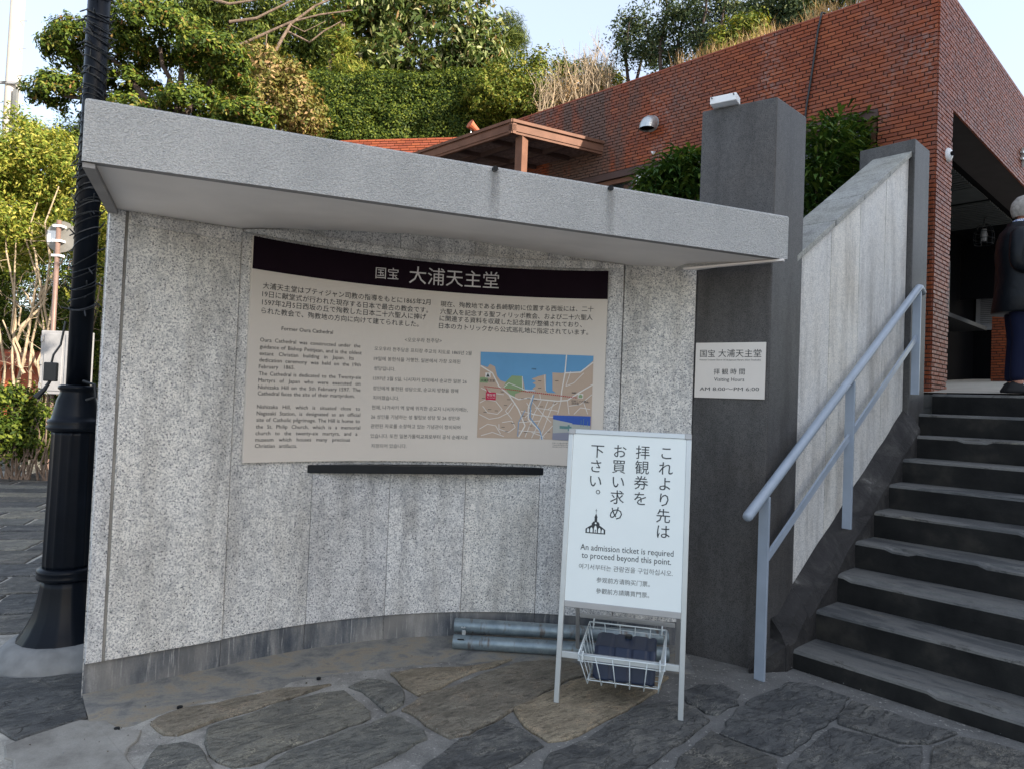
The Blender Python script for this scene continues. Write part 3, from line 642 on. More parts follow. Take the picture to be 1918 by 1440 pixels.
for s_, a, b, c, d in zip(en, lx, ly, rx, ry): P.lines([(s_, Z1(a, b-5), Z1(c, d-5))], M['ink_mid'], panel, h=.0325, justify=True)
kr = [('<오오우라 천주당>', (758, 640), (827, 642)), ('오오우라 천주당은 프티장 주교의 지도로 1865년 2월', (701, 656), (883, 665)), ('19일에 봉헌식을 거행한, 일본에서 가장 오래된', (700, 675), (862, 681)), ('성당입니다.', (700, 693), (740, 695)), ('1597년 2월 5일, 니시자카 언덕에서 순교한 일본 26', (698.5, 711.5), (874, 718)), ('성인에게 봉헌된 성당으로, 순교지 방향을 향해', (698, 729.5), (858, 735)), ('지어졌습니다.', (698, 747.5), (747, 749)), ('현재, 나가사키 역 앞에 위치한 순교지 니시자카에는,', (696, 765.5), (876, 770)), ('26 성인을 기념하는 성 필립보 성당 및 26 성인과', (694.5, 783), (861, 786)), ('관련된 자료를 소장하고 있는 기념관이 정비되어', (694, 800.5), (862, 803)), ('있습니다. 또한 일본가톨릭교회로부터 공식 순례지로', (693.6, 819), (876, 822)), ('지정되어 있습니다.', (695, 837.5), (761, 838))]
P.lines(kr, M['ink_grey'], panel)
# town map
mp = lambda pts: [cyl_pr(*Z2(*q)) for q in pts]
def dens(pts, closed=True):
    out = []
    for i in range(len(pts) if closed else len(pts)-1):
        p, q = pts[i], pts[(i+1) % len(pts)]; k = max(1, int(math.hypot(q[0]-p[0], q[1]-p[1])/60))
        out += [(p[0]+(q[0]-p[0])*j/k, p[1]+(q[1]-p[1])*j/k) for j in range(k)]
    return out + ([] if closed else [pts[-1]])
def fill(P, pts, mi, lift):   # triangulated so the print hugs the curve
    q = mp(dens(pts)); bm = bmesh.new(); vs = [bm.verts.new((u, v, 0)) for u, v in q]; bm.faces.new(vs); bmesh.ops.triangulate(bm, faces=bm.faces[:])
    P.m.add([P.emb(v.co.x, v.co.y, lift) for v in bm.verts], [tuple(x.index for x in f.verts) for f in (bm.verts.index_update(), bm.faces)[1]], mi); bm.free()
def gridquad(P, q4, mi, lift, n_=8):
    tl, tr, br, bl = q4
    for i in range(n_):
        a, b = i/n_, (i+1)/n_; L = lambda p, q, t: (p[0]+(q[0]-p[0])*t, p[1]+(q[1]-p[1])*t)
        P.poly(mp([L(tl, tr, a), L(tl, tr, b), L(bl, br, b), L(bl, br, a)])[::-1], mi, lift)
def road(P, pts, w, mi, lift):
    q = mp(dens(pts, False))
    for (a, b) in zip(q[:-1], q[1:]):
        d = (b[0]-a[0], b[1]-a[1]); L = math.hypot(*d)+1e-9; nn = (-d[1]/L*w/2, d[0]/L*w/2)
        P.poly([(a[0]-nn[0], a[1]-nn[1]), (b[0]-nn[0], b[1]-nn[1]), (b[0]+nn[0], b[1]+nn[1]), (a[0]+nn[0], a[1]+nn[1])], mi, lift)
mats = [M[k] for k in ('map_land', 'map_blue', 'map_green', 'map_white', 'map_path', 'map_red', 'ink')]
gridquad(P, [(328, 750), (1020, 775), (1003, 1290), (305, 1273)], 0, .002, 12)
fill(P, [(328, 750), (1020, 775), (1018, 805), (945, 870), (845, 875), (830, 880), (768, 877), (768, 985), (790, 1000), (735, 998), (728, 985), (728, 888), (680, 900), (668, 905), (640, 915), (668, 930), (645, 940), (668, 955), (645, 975), (668, 990), (600, 985), (585, 900), (525, 895), (480, 935), (450, 925), (430, 900), (415, 840), (385, 825), (370, 845), (328, 830)], 1, .0026)
fill(P, [(520, 895), (583, 898), (582, 950), (600, 985), (540, 1005), (535, 1035), (500, 1000), (470, 960), (490, 925)], 2, .0032)
fill(P, [(325, 905), (372, 905), (372, 940), (322, 938)], 2, .0030)
roads = [[(328, 835), (400, 880), (440, 960), (500, 1010), (560, 1040), (620, 1030), (700, 1040), (800, 1050), (860, 1045), (930, 1000), (1015, 950)], [(855, 768), (845, 880), (825, 990), (820, 1050)], [(845, 880), (940, 875), (1018, 815)], [(500, 1010), (560, 1100), (600, 1200), (560, 1270)], [(650, 1010), (620, 1090), (620, 1160), (690, 1230), (710, 1285)],
         [(575, 1110), (700, 1140)], [(560, 1180), (690, 1170)], [(640, 1050), (700, 1120), (760, 1180)], [(700, 1045), (660, 1120), (600, 1270)], [(740, 1050), (700, 1150), (640, 1275)], [(780, 1052), (740, 1150), (690, 1280)], [(820, 1052), (800, 1130)], [(860, 1048), (870, 1130)], [(660, 1090), (800, 1110)], [(640, 1130), (780, 1150)], [(560, 1230), (700, 1240)],
         [(322, 1060), (360, 1040), (420, 1050), (460, 1100), (430, 1130), (370, 1120), (340, 1080)], [(320, 1130), (380, 1160), (440, 1150), (500, 1120), (540, 1060)], [(320, 1220), (370, 1190), (420, 1200), (450, 1250)], [(460, 1180), (520, 1170), (540, 1210), (500, 1240), (440, 1220), (440, 1190)], [(330, 970), (400, 1000), (470, 1010)], [(583, 900), (585, 980), (660, 985)], [(690, 1000), (695, 1040)], [(880, 870), (850, 960), (900, 940), (960, 880)],
         [(870, 1080), (940, 1070), (1010, 1010)], [(900, 1130), (940, 1090), (1000, 1100)], [(470, 965), (500, 940), (550, 960), (620, 990)], [(520, 1060), (480, 1110), (520, 1160)], [(610, 1060), (640, 1110), (600, 1150)], [(720, 890), (725, 985)], [(690, 1285), (770, 1200)], [(640, 1240), (720, 1270)], [(740, 1100), (800, 1060)], [(330, 1260), (400, 1240), (470, 1265)], [(960, 1060), (985, 1130)]]
for k, r_ in enumerate(roads): road(P, r_, .0075 if k < 5 else .0042, 3, .0036+k*.00002)
road(P, [(655, 1010), (635, 1080), (630, 1150), (690, 1225), (705, 1285)], .006, 1, .0045)
road(P, [(600, 1105), (560, 1180), (555, 1265)], .004, 1, .0046)
for k in range(46):
    t = k/46; a = (350+570*t, 960+70*t); b = (350+570*(t+.014), 960+70*(t+.014)); road(P, [a, b], .006, 4, .005)
fill(P, [(360, 995), (422, 997), (420, 1044), (358, 1042)], 5, .0052); fill(P, [(355, 962), (368, 997), (380, 997)], 5, .005)
fill(P, [(357, 877), (389, 878), (388, 908), (356, 907)], 3, .0055); fill(P, [(372, 880), (384, 904), (361, 903)], 6, .006)
fill(P, [(925, 1005), (957, 1006), (956, 1034), (924, 1033)], 3, .0055); fill(P, [(928, 1015), (941, 1008), (953, 1016), (952, 1031), (929, 1030)], 2, .006)
P.lift = .0062; P.mi = 6
for s_, a, b in [('大浦天主堂', (328, 931), (415, 933)), ('長崎港', (640, 858), (668, 859)), ('日本二十六聖人', (886, 1054), (990, 1060)), ('記念館', (886, 1070), (930, 1072)), ('長崎駅', (885, 1002), (915, 1003)), ('You are here', (970, 990), (995, 991))]: P.line(s_, Z2(*a), Z2(*b)) if s_ != 'You are here' else None
P.mi = 3; P.line('現在地', Z2(365, 1018), Z2(417, 1020)); P.line('You are here', Z2(365, 1031), Z2(417, 1033))
P.mi = 6
for (x, y) in [(460, 993), (345, 1032), (383, 1100), (424, 1108), (355, 1117), (480, 1075), (585, 1034), (622, 1033), (664, 1045), (780, 1060), (795, 927), (690, 970), (500, 1040), (525, 1184), (465, 1208), (485, 1235), (590, 1140), (602, 1172), (605, 1240), (635, 1200), (700, 1083), (745, 1237), (900, 1000), (985, 1058), (690, 928)]:
    road(P, [(x-10, y), (x+10, y+.6)], .0032, 6, .0062)
P.build('town_map', mats, panel)
gridquad(P, [(773, 1135), (1003, 1143), (1000, 1215), (771, 1205)], 0, .0065, 4)
gridquad(P, [(771, 1205), (1000, 1215), (998, 1297), (767, 1285)], 2, .0065, 4)
fill(P, [(772, 1160), (890, 1185), (890, 1240), (770, 1245)], 1, .007); fill(P, [(890, 1190), (1000, 1200), (1000, 1225), (890, 1235)], 1, .007)
fill(P, [(812, 1200), (885, 1205), (885, 1222), (812, 1217)], 3, .0075); fill(P, [(862, 1195), (874, 1195), (874, 1233), (862, 1233)], 3, .0076)
for x, y0 in ((945, 1165), (960, 1158), (985, 1172)): road(P, [(x, y0), (x-3, 1205)], .003, 3, .0078)
P.build('inset_photograph', [M['photo_sky'], M['photo_wall'], M['photo_ground'], M['photo_band']], panel)
P.lift = .003; P.mi = 0
for s_, a, b in [('日本二十六聖人記念館', (768, 1309), (860, 1311)), ('Twenty-Six Martyrs Museum', (768, 1321), (880, 1323)), ('Nishizaka-machi 7-8 Nagasaki', (768, 1332), (880, 1334))]: P.lines([(s_, Z2(*a), Z2(*b))], M['ink_grey'], panel)

# dark ledge under the board
sa, sb = cyl_pr(577.5, 876)[0], cyl_pr(1018.5, 880)[0]; R2 = AR-.022
p0 = V3(AC[0]+R2*math.sin(sa/BR), AC[1]+R2*math.cos(sa/BR), 0); p1 = V3(AC[0]+R2*math.sin(sb/BR), AC[1]+R2*math.cos(sb/BR), 0)
pl = [p0, p1] + [arc(math.degrees(q/BR), R2) for q in np.linspace(sb, sa, 14)[1:-1]]
o = MB().prism([tuple(p[:2]) for p in pl], 1.118, 1.168).build('ledge', [M['dark_metal']], bevel=.003)
tag(o, 'narrow black metal ledge fixed to the granite just below the notice board', 'shelf')

#@@PILLAR
# ------------------------------------------------------------------ dark granite pillar
PC = V3(1.603, 4.270, 0); PLc = V3(1.200, 4.530, 0); pB = PC + dR*.42; pA = PLc + dR*.42
# front face lies from PLc to PC
o = MB().prism([tuple(q[:2]) for q in (PLc, PC, pB, pA)], -.05, 3.59).build('granite_pillar', [M['pillar']], bevel=.008)
tag(o, 'tall square dark granite pillar at the foot of the stairs, taller than the canopy', 'pillar')
pfd = (PC-PLc)/np.linalg.norm(PC-PLc); pfn = V3(pfd[1], -pfd[0], 0)
bx = thing('junction_box', 'small flat white box lying on top of the dark pillar', 'box')
c = at_z(1358, 196, 3.60) ; MB().box(c+UP*.02, pfd*.085, V3(-pfd[1], pfd[0], 0)*.05, UP*.024).build('case', M['white_paint'], bx, bevel=.004)
for q in (-.07, .07): MB().tube([c+UP*.03+pfd*q+pfn*.055, c+UP*.03+pfd*q+pfn*.066], .005, 6).build('screw', M['ink_grey'], bx)
# opening-hours plate
plate = thing('opening_hours_plate', 'small cream enamel plate with visiting hours, fixed to the dark pillar', 'sign')
def pl_pr(x, y): p = on_wall(x, y, PLc+pfn*.014, pfd); return ((p-PLc)@pfd, p[2])
def pl_emb(u, v, l): return PLc+pfd*u+pfn*(.014+l)+UP*v
def Z3(x, y): return (1200+x/5.142, 560+y/5.142)
q = [pl_pr(*Z3(*p)) for p in ((528, 428), (1208, 413), (1192, 968), (520, 945))]
u_0, u_1 = (q[0][0]+q[3][0])/2, (q[1][0]+q[2][0])/2; v_0, v_1 = (q[2][1]+q[3][1])/2, (q[0][1]+q[1][1])/2
pp = MB().box(pl_emb((u_0+u_1)/2, (v_0+v_1)/2, -.006), pfd*(u_1-u_0)/2, pfn*.006, UP*(v_1-v_0)/2).build('plate', M['plate'], plate, bevel=.0015)
P = Print(pl_pr, pl_emb); P.lift = .0015; P.mi = 0
for s_, a, b in [('国宝', (572, 556), (715, 556)), ('大浦天主堂', (748, 556), (1163, 556)), ('拝 観 時 間', (703, 724), (1003, 724)), ('Visiting Hours', (707, 790), (997, 792)), ('AM 8:00～PM 6:00', (568, 880), (1140, 884)), ('National Treasure Church Of 26 Japanese Martyrs (Oura Tenshudo)', (568, 594), (1157, 596))]:
    P.line(s_, Z3(*a), Z3(*b), h=(.032 if s_.startswith('AM') else .014 if s_.startswith('Nat') else None)); P.build('text_line', [M['ink']], pp)

# ------------------------------------------------------------------ side wall of the stairs
SW = -2.08
zc = lambda t: 2.748+(t-4.588)*.6035    # coping front-top line
zb = lambda t: -.05 if t < 4 else .45+(t-4.5)*.60-.25
side = thing('stair_side_wall', 'pale granite panelled wall rising beside the stairs under a sloping stone coping', 'wall', tuple(S(5.3, SW)))
js = [4.40, 4.999, 5.517, 6.044, 6.56]
for a, b in zip(js[:-1], js[1:]):
    a += .010; p = [S(a, SW, zb(a)), S(b, SW, zb(b)), S(b, SW-.025, zb(b)), S(a, SW-.025, zb(a)), S(a, SW, zc(a)-.045), S(b, SW, zc(b)-.045), S(b, SW-.025, zc(b)-.045), S(a, SW-.025, zc(a)-.045)]
    MB().box8(p).build('granite_panel', M['granite_side'], side, bevel=.002)
    k = a+.004; p = [S(k, SW+.025, zc(k)-.048), S(b, SW+.025, zc(b)-.048), S(b, SW-.30, zc(b)-.048), S(k, SW-.30, zc(k)-.048), S(k, SW+.025, zc(k)), S(b, SW+.025, zc(b)), S(b, SW-.30, zc(b)), S(k, SW-.30, zc(k))]
    MB().box8(p).build('coping_stone', M['coping'], side, bevel=.004)
p = [S(4.4, SW-.03, -.1), S(6.56, SW-.03, .5), S(6.56, SW-.26, .5), S(4.4, SW-.26, -.1), S(4.4, SW-.03, zc(4.4)-.06), S(6.56, SW-.03, zc(6.56)-.06), S(6.56, SW-.26, zc(6.56)-.06), S(4.4, SW-.26, zc(4.4)-.06)]
MB().box8(p).build('wall_core', M['brick_mortar'], side)
o = MB().prism([tuple(S(6.57, SW-.42)[:2]), tuple(S(6.57, SW-.42)[:2]*0+S(6.57, SW+.045)[:2]), tuple(S(6.97, SW+.045)[:2]), tuple(S(6.97, SW-.42)[:2])], 1.2, 4.05).build('granite_pillar', [M['pillar']], bevel=.008)
tag(o, 'shorter dark granite pillar at the top end of the sloping side wall', 'pillar')

#@@STAIRS
stairs = thing('stone_staircase', 'flight of ten broad worn dark slate steps climbing to the brick building', 'stairs', tuple(S(4.28, 0)))
T0, TT, RR, Z0 = 4.28, .32, .19, .12
for k in range(10):
    t0 = T0+TT*k; z = Z0+RR*k; sl_ = -1.955 if k < 8 else -2.02
    if k == 8: sl_ = -2.04
    s1 = 3.6; ns = 110; m = MB(); dep = TT+.06 if k < 9 else .5
    for i in range(ns+1):
        s = sl_+(s1-sl_)*i/ns; wv = Vector((s*1.6, k*7.3, 0)); w2 = Vector((s*7, k*3.1, 5))
        e = max(0, noise.noise(wv)*.17+noise.noise(w2)*.03+.008)*(1.0 if k not in (6, 7, 9) else .2)*min(1, i/8)
        lip = -.022 if e > .014 else -.005; j_ = .009*noise.noise(w2*1.7)+.012*noise.noise(wv*1.4)
        rows = [(t0+dep, z), (t0+.05+e*1.5, z), (t0+.018+e*.9, z-.003), (t0+.012+e*.85, z+lip*.8), (t0+.004+j_, z+lip-.006), (t0+j_*.5, z+lip-.02), (t0, z-RR*.6), (t0+.004, z-RR-.01)]
        m.v += [tuple(S(t, s, zz)) for t, zz in rows]
    nr = 8
    for i in range(ns):
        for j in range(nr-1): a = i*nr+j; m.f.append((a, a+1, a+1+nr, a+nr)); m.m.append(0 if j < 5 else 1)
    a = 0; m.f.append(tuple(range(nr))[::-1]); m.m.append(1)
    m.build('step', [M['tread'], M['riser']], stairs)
# sloping kerb against the side wall
m = MB(); N_ = 60
for i in range(N_+1):
    t = 4.19+(6.6-4.19)*i/N_; base = .12+(t-T0)/TT*RR; top = base+.06
    if t < 4.5: top = max(.20, base+.12*(t-4.0)/.5)
    w = .02*noise.noise(Vector((t*3, 0, 0)))
    m.v += [tuple(S(t, -1.94+w*.3, min(0, base-.4))), tuple(S(t, -1.945+w, top-.05)), tuple(S(t, -1.985+w, top+.03+w)), tuple(S(t, SW+.001, top+.13+w)), tuple(S(t, SW+.001, min(0, base-.4)))]
for i in range(N_):
    for j in range(4): a = i*5+j; m.f.append((a, a+1, a+6, a+5)); m.m.append(0)
m.f.append((4, 3, 2, 1, 0)); m.m.append(0)
m.build('kerb', [M['kerb']], stairs)
m = MB().box8([S(3.98, -2.075, -.05), S(4.21, -1.94, -.05), S(4.21, -2.08, -.05), S(3.98, -2.082, -.05), S(3.98, -2.075, .02), S(4.21, -1.94, .17), S(4.21, -2.08, .2), S(3.98, -2.082, .03)]); m.build('kerb_toe', [M['kerb']], stairs)
lm = MB().box8([S(7.25, -2.3, 1.0), S(7.25, 3.6, 1.0), S(7.9, 3.6, 1.0), S(7.9, -2.3, 1.0), S(7.25, -2.3, 1.826), S(7.25, 3.6, 1.826), S(7.9, 3.6, 1.826), S(7.9, -2.3, 1.826)]); lm.build('landing_slab', [M['tread']], stairs)

# ------------------------------------------------------------------ handrail
hr = thing('handrail', 'blue grey metal handrail with a round top rail climbing beside the stairs', 'handrail', tuple(S(3.95, -1.98)))
HS = -1.985
ra = S(3.72, HS, .985); rb = S(6.60, HS, 2.735)
m = MB(); d_ = (rb-ra)/np.linalg.norm(rb-ra)
pts = [ra, ra+d_*.004, rb-d_*.04, rb-d_*.01, rb+V3(0, 0, -.002)+dR*.03, rb+dR*.10-UP*.035]
m.tube([ra-d_*.012, ra-d_*.004, ra+d_*.012]+pts[2:4]+pts[4:], [.014, .026, .030, .030, .030, .030, .030], 20); m.build('top_rail', M['rail'], hr, smooth=True)
def rail_z(t): return .985+(t-3.72)*(1.75/2.88)
pn_ = -dL
for t, zb_ in ((3.93, 0), (5.17, .78), (6.56, 1.63 if False else 1.80)):
    zt_ = rail_z(t)-.02
    MB().box(S(t, HS, (zb_+zt_)/2), dR*.010, dL*.032, UP*(zt_-zb_)/2).build('post', M['rail'], hr, bevel=.002)
for (ta, tb) in ((3.942, 5.158), (5.182, 6.548)):
    oz = -.42; a, b = S(ta, HS, rail_z(ta)+oz), S(tb, HS, rail_z(tb)+oz); d = (b-a)/2; MB().box((a+b)/2, d, dL*.008, UP*.027).build('mid_rail', M['rail'], hr)

#@@BUILDING
# ------------------------------------------------------------------ brick building
bld = thing('brick_building', 'glazed red brick building at the head of the stairs with a dark open entrance', 'building', tuple(BC+UP*1.83))
BL, BH, PX, PZ = .1395, .033, .147, .0412
bl0 = MB().box((0, 0, 0), (BL/2, 0, 0), (0, .012, 0), (0, 0, BH/2)); brick_me = bl0.mesh('brick')
bm = bmesh.new(); bm.from_mesh(brick_me); bmesh.ops.bevel(bm, geom=bm.edges[:], offset=.0018, segments=1, affect='EDGES'); bm.to_mesh(brick_me); bm.free(); brick_me.materials.append(M['brick'])
allb = []
def bricks(A, d, nrm, L, z0, z1, skip=None, u0=0, cut=None):
    j = 0; nz = int((z1-z0)/PZ+.5)
    for j in range(nz):
        z = z1-PZ*(j+.5); off = [0, .5, .25, .75][j % 4]*PX; u = u0-off
        while u < L:
            a, b = max(u, u0), min(u+BL, L)
            if cut and z < cut[1]: b = min(b, cut[0]-.002)
            if b-a <= .02: u += PX; continue
            if b-a > .02 and not (skip and skip((a+b)/2, z)):
                allb.append((A+d*(a+b)/2+nrm*(.004+random.uniform(-.0015, .0015))+UP*z, d, nrm, b-a))
            u += PX
def slabf(poly, name, mat, parent=bld): o = MB().add(poly, [tuple(range(len(poly)))]).build(name, mat, parent); return o
nR = -dL                                   # outward normal of the entrance face (towards the stairs)
# long wall: header band of bricks above a window strip, full height near the corner
uS = float((on_wall(1645, 206, BC, dB)-BC)@dB)     # end of the window strip
zWd = 4.735
LW = 6.62
bricks(BC, dB, nB, LW, 1.83, ZW, cut=(uS, zWd))
mbw = MB()
def wallbox(A, d, nrm, u0, u1, z0, z1, th=.22, mb=None):
    p = [A+d*u0-nrm*th, A+d*u1-nrm*th, A+d*u1, A+d*u0]
    (mb or mbw).add([q+UP*z0 for q in p]+[q+UP*z1 for q in p], [(0, 3, 2, 1), (4, 5, 6, 7), (0, 1, 5, 4), (1, 2, 6, 5), (2, 3, 7, 6), (3, 0, 4, 7)])
wallbox(BC, dB, nB, .003, LW, zWd, ZW-.004); wallbox(BC, dB, nB, .003, uS, 1.4, zWd-.002)
wallbox(BC, dB, nB, uS+.003, LW, 2.6, 3.3)
wallbox(W1, bdir, V3(bdir[1], -bdir[0], 0) if bdir[0]*-1 < 0 else V3(-bdir[1], bdir[0], 0), 0, 5.2, 2.5, ZW-.004)
# entrance face
LF = 9.0; uO = float((on_wall(1776, 500, BC, dR)-BC)@dR); zO = 4.745; zL = 1.83
bricks(BC, dR, nR, 6.2, zL, ZW, u0=.0, cut=(uO, zO))
wallbox(BC, dR, nR, .003, uO, zL-.4, ZW-.006, .40); wallbox(BC, dR, nR, uO+.002, 16, zO, ZW-.006, .40)
mbw.build('brick_wall', [M['brick_mortar']], bld)
# pick the bricks that show largest
def psz(b):
    p = b[0]-EYE; dist = p@fw
    if dist < .5: return 0
    x = CX+F*(p@cr)/dist; y = CY-F*(p@cu_)/dist
    vis = 0 <= x <= 1918 and 0 <= y <= 1440 and not (1312 < x < 1520 and y > 190) and not (x < 1480 and y > 150+.175*x+20)
    n_ = b[2]; fc = abs((p/np.linalg.norm(p))@n_)
    return b[3]*fc/dist**2 if vis else 0
allb.sort(key=psz, reverse=True)
for (c, d, nn, L) in allb[:300]:
    o = bpy.data.objects.new('brick', brick_me); COL.objects.link(o)
    o.matrix_world = Matrix(((d[0]*L/BL, -nn[0], 0, c[0]), (d[1]*L/BL, -nn[1], 0, c[1]), (0, 0, 1, c[2]), (0, 0, 0, 1)))
    mw = o.matrix_world.copy(); o.parent = bld; o.matrix_parent_inverse = Matrix.Translation(bld.location).inverted()
def brick_stuff(lst, name, mat, parent):
    k = len(lst); C_ = np.array([b[0] for b in lst]); D = np.array([b[1]*b[3]/2 for b in lst]); N = np.array([b[2]*.010 for b in lst]); Uv = V3(0, 0, BH/2)
    ch = .0016; Dn = D/np.linalg.norm(D, axis=1)[:, None]*ch*1.0; Uc = V3(0, 0, ch)
    v = np.stack([C_-D-Uv-N, C_+D-Uv-N, C_+D+Uv-N, C_-D+Uv-N, C_-D+Dn-Uv+Uc+N, C_+D-Dn-Uv+Uc+N, C_+D-Dn+Uv-Uc+N, C_-D+Dn+Uv-Uc+N], 1)
    me = bpy.data.meshes.new(name); f = []
    for i in range(k):
        b = 8*i; f += [(b+4, b+5, b+6, b+7), (b, b+1, b+5, b+4), (b+1, b+2, b+6, b+5), (b+2, b+3, b+7, b+6), (b+3, b, b+4, b+7)]
    me.from_pydata(v.reshape(-1, 3).tolist(), [], f); a = me.attributes.new('bc', 'FLOAT', 'POINT'); a.data.foreach_set('value', np.repeat(rng.random(k), 8))
    me.update(); return link(name, me, mat, parent, 'stuff')
brick_stuff(allb[300:], 'brickwork', M['brick'], bld)
# lower sun-facing parapet to the left
allb = []
nb2 = V3(bdir[1], -bdir[0], 0); nb2 = nb2 if nb2[1] < 0 else -nb2
bricks(W1, bdir, nb2, 4.6, 4.9, ZW)
brick_stuff(allb, 'parapet_brickwork', M['brick_parapet'], bld)
# coping course
MB().box(BC+dB*LW/2-nB*.1+UP*(ZW+.004), dB*LW/2, nB*.12, UP*.008).build('coping', M['brick_parapet'], bld)
MB().box(BC+dR*8-nR*.15+UP*(ZW+.006), dR*8, nR*.16, UP*.006).build('coping', M['brick'], bld)
# window strip
zs = 3.3
MB().box(BC+dB*((uS+LW)/2)-nB*.02+UP*(zWd-.05), dB*(LW-uS)/2, nB*.03, UP*.045).build('window_head', M['brown_dark'], bld)
wu = [float((on_wall(x, 335, BC, dB)-BC)@dB) for x in (1189,)][0]
edges = [uS+.02, uS+1.2, wu-1.25, wu, wu+1.3, LW-.4]; edges = sorted(edges)
for a, b in zip(edges[:-1], edges[1:]):
    m = MB(); c0 = BC-nB*.06; h0, h1 = zs, zWd-.1
    for u_, w_ in ((a+.025, .025), (b-.025, .025)): m.box(c0+dB*u_+UP*(h0+h1)/2, dB*w_, nB*.03, UP*(h1-h0)/2)
    for z_ in (h0+.03, h1-.03): m.box(c0+dB*(a+b)/2+UP*z_, dB*((b-a)/2-.05), nB*.028, UP*.03)
    fr_ = m.build('window', M['brown_metal'] if abs(b-wu) > .01 else M['white_paint'], bld)
    g = MB().box(c0-nB*.012+dB*(a+b)/2+UP*(h0+h1)/2, dB*((b-a)/2-.04), nB*.004, UP*((h1-h0)/2-.05)).build('pane', M['glass']); g.parent = fr_
    m = MB(); nn_ = int((b-a)/.03); cb = BC-nB*.14
    for i in range(nn_+1):
        p = cb+dB*(a+(b-a)*i/nn_)+nB*(.012*math.sin(i*1.9)); m.v += [tuple(p+UP*h0), tuple(p+UP*h1)]
    for i in range(nn_): m.f.append((2*i, 2*i+2, 2*i+3, 2*i+1)); m.m.append(0)
    o = m.build('curtain', M['curtain']); o.parent = fr_
MB().box(BC+dB*(uS+LW)/2-nB*.5+UP*4.0, dB*(LW-uS)/2, nB*.2, UP*.8).build('room_shade_block', M['black'], bld)  # solid block, the darkness of the room put into its colour
# interior of the entrance
sI = -3.55; sF = float((BC)@(-dL)); tb = 14.9
rm = MB()
def q4(a, b, c, d, mi=0): rm.add([a, b, c, d], [(0, 1, 2, 3)], mi)
tO = float(BC@dR)+uO
z0_, zc_ = 1.9, 4.70
zc_ += .1
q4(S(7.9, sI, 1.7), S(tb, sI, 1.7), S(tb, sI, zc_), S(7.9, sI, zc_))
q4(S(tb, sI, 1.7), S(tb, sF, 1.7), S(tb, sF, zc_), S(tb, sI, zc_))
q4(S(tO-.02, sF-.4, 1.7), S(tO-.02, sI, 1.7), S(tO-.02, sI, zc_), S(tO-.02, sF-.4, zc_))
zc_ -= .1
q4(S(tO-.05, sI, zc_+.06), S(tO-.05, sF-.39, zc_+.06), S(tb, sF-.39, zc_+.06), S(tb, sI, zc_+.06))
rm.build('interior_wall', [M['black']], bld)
m = MB(); t = tO+.1
while t < 12.9:
    if not (10.6 < t < 11.35): m.box(S(t, (sI+sF-.45)/2, zc_), dR*.035, dL*((sF-.45-sI)/2), UP*.012)
    t += .105
cs = m.build('ceiling_slats', M['ceiling'], bld, 'stuff')
MB().box(S(10.97, (sI+sF-.45)/2, zc_+.01), dR*.33, dL*((sF-.45-sI)/2), UP*.006).build('ceiling_panel', M['ceiling'], bld)
MB().box(S((tb+12.95)/2, (sI+sF)/2, 4.2), dR*.02, dL*((sF-sI)/2-.02), UP*.5).build('void_shade_panel', M['black'], bld)  # added black panel, the shade of the void put into its colour
# beige ramp floor
rp = MB().add([S(7.26, sF+.0, 1.845), S(7.26, 3.6, 1.845), S(8.2, 3.6, 1.93), S(8.2, sI, 1.93), S(tb, 3.6, 2.36), S(tb, sI, 2.36), S(7.9, sI, 1.90)], [(0, 1, 2, 3), (3, 2, 4, 5)]).build('ramp_floor', M['ramp'], bld)
# shutters
def shutter(A, d, nrm, w, h, z0):
    m = MB()
    for u in (.03, w-.03): m.box(A+d*u+UP*(z0+h/2), d*.03, nrm*.02, UP*h/2)
    for z_ in (z0+.05, z0+h-.03): m.box(A+d*w/2+UP*z_, d*(w/2-.06), nrm*.02, UP*.05 if z_ < z0+.1 else UP*.03)
    f = m.build('shutter', M['shutter'], bld); m = MB(); z_ = z0+.12
    while z_ < z0+h-.07: m.box(A+d*w/2+UP*z_, d*(w/2-.06), nrm*.012+UP*-.008, UP*.009); z_ += .036
    o = m.build('louvres', M['shutter']); o.parent = f; o['kind'] = 'stuff'
pA_ = on_plane(1829, 570, S(tb-.05, 0), dR); shutter(pA_*V3(1, 1, 0), -dL, -dR, .62, .94, at_z(1829, 618, 0)[2]*0+float(on_plane(1829, 619, S(tb-.05, 0), dR)[2]))
pA_ = on_plane(1764, 560, S(0, sI+.04), -dL); sh0 = float(on_plane(1775, 601, S(0, sI+.04), -dL)[2]); shutter(pA_*V3(1, 1, 0)-dR*.2, dR, -dL, .55, 1.0, sh0)
cA = on_plane(1765, 600, S(0, sI+.3), -dL); cB = on_plane(1815, 617, S(0, sI+.3), -dL); MB().box((cA+cB)/2-dR*.4, (cB-cA)/2*V3(1, 1, 0)+dR*.4, dL*.25, UP*.03).build('counter', M['dark_metal'], bld)
# inner brick pier
ip = [on_plane(x, 650, S(12.4, 0), dR) for x in (1857, 1935)]
ipb = []; allb = []
L_ = float((ip[1]-ip[0])@(-dL)); bricks(ip[0]*V3(1, 1, 0), -dL, -dR, L_, 2.1, 3.35); brick_stuff(allb, 'pier_brickwork', M['brick'], bld)
MB().box((ip[0]+ip[1])/2*V3(1, 1, 0)+dR*.12+UP*2.7, -dL*L_/2, dR*.11, UP*.65).build('inner_pier', M['brick_mortar'], bld)
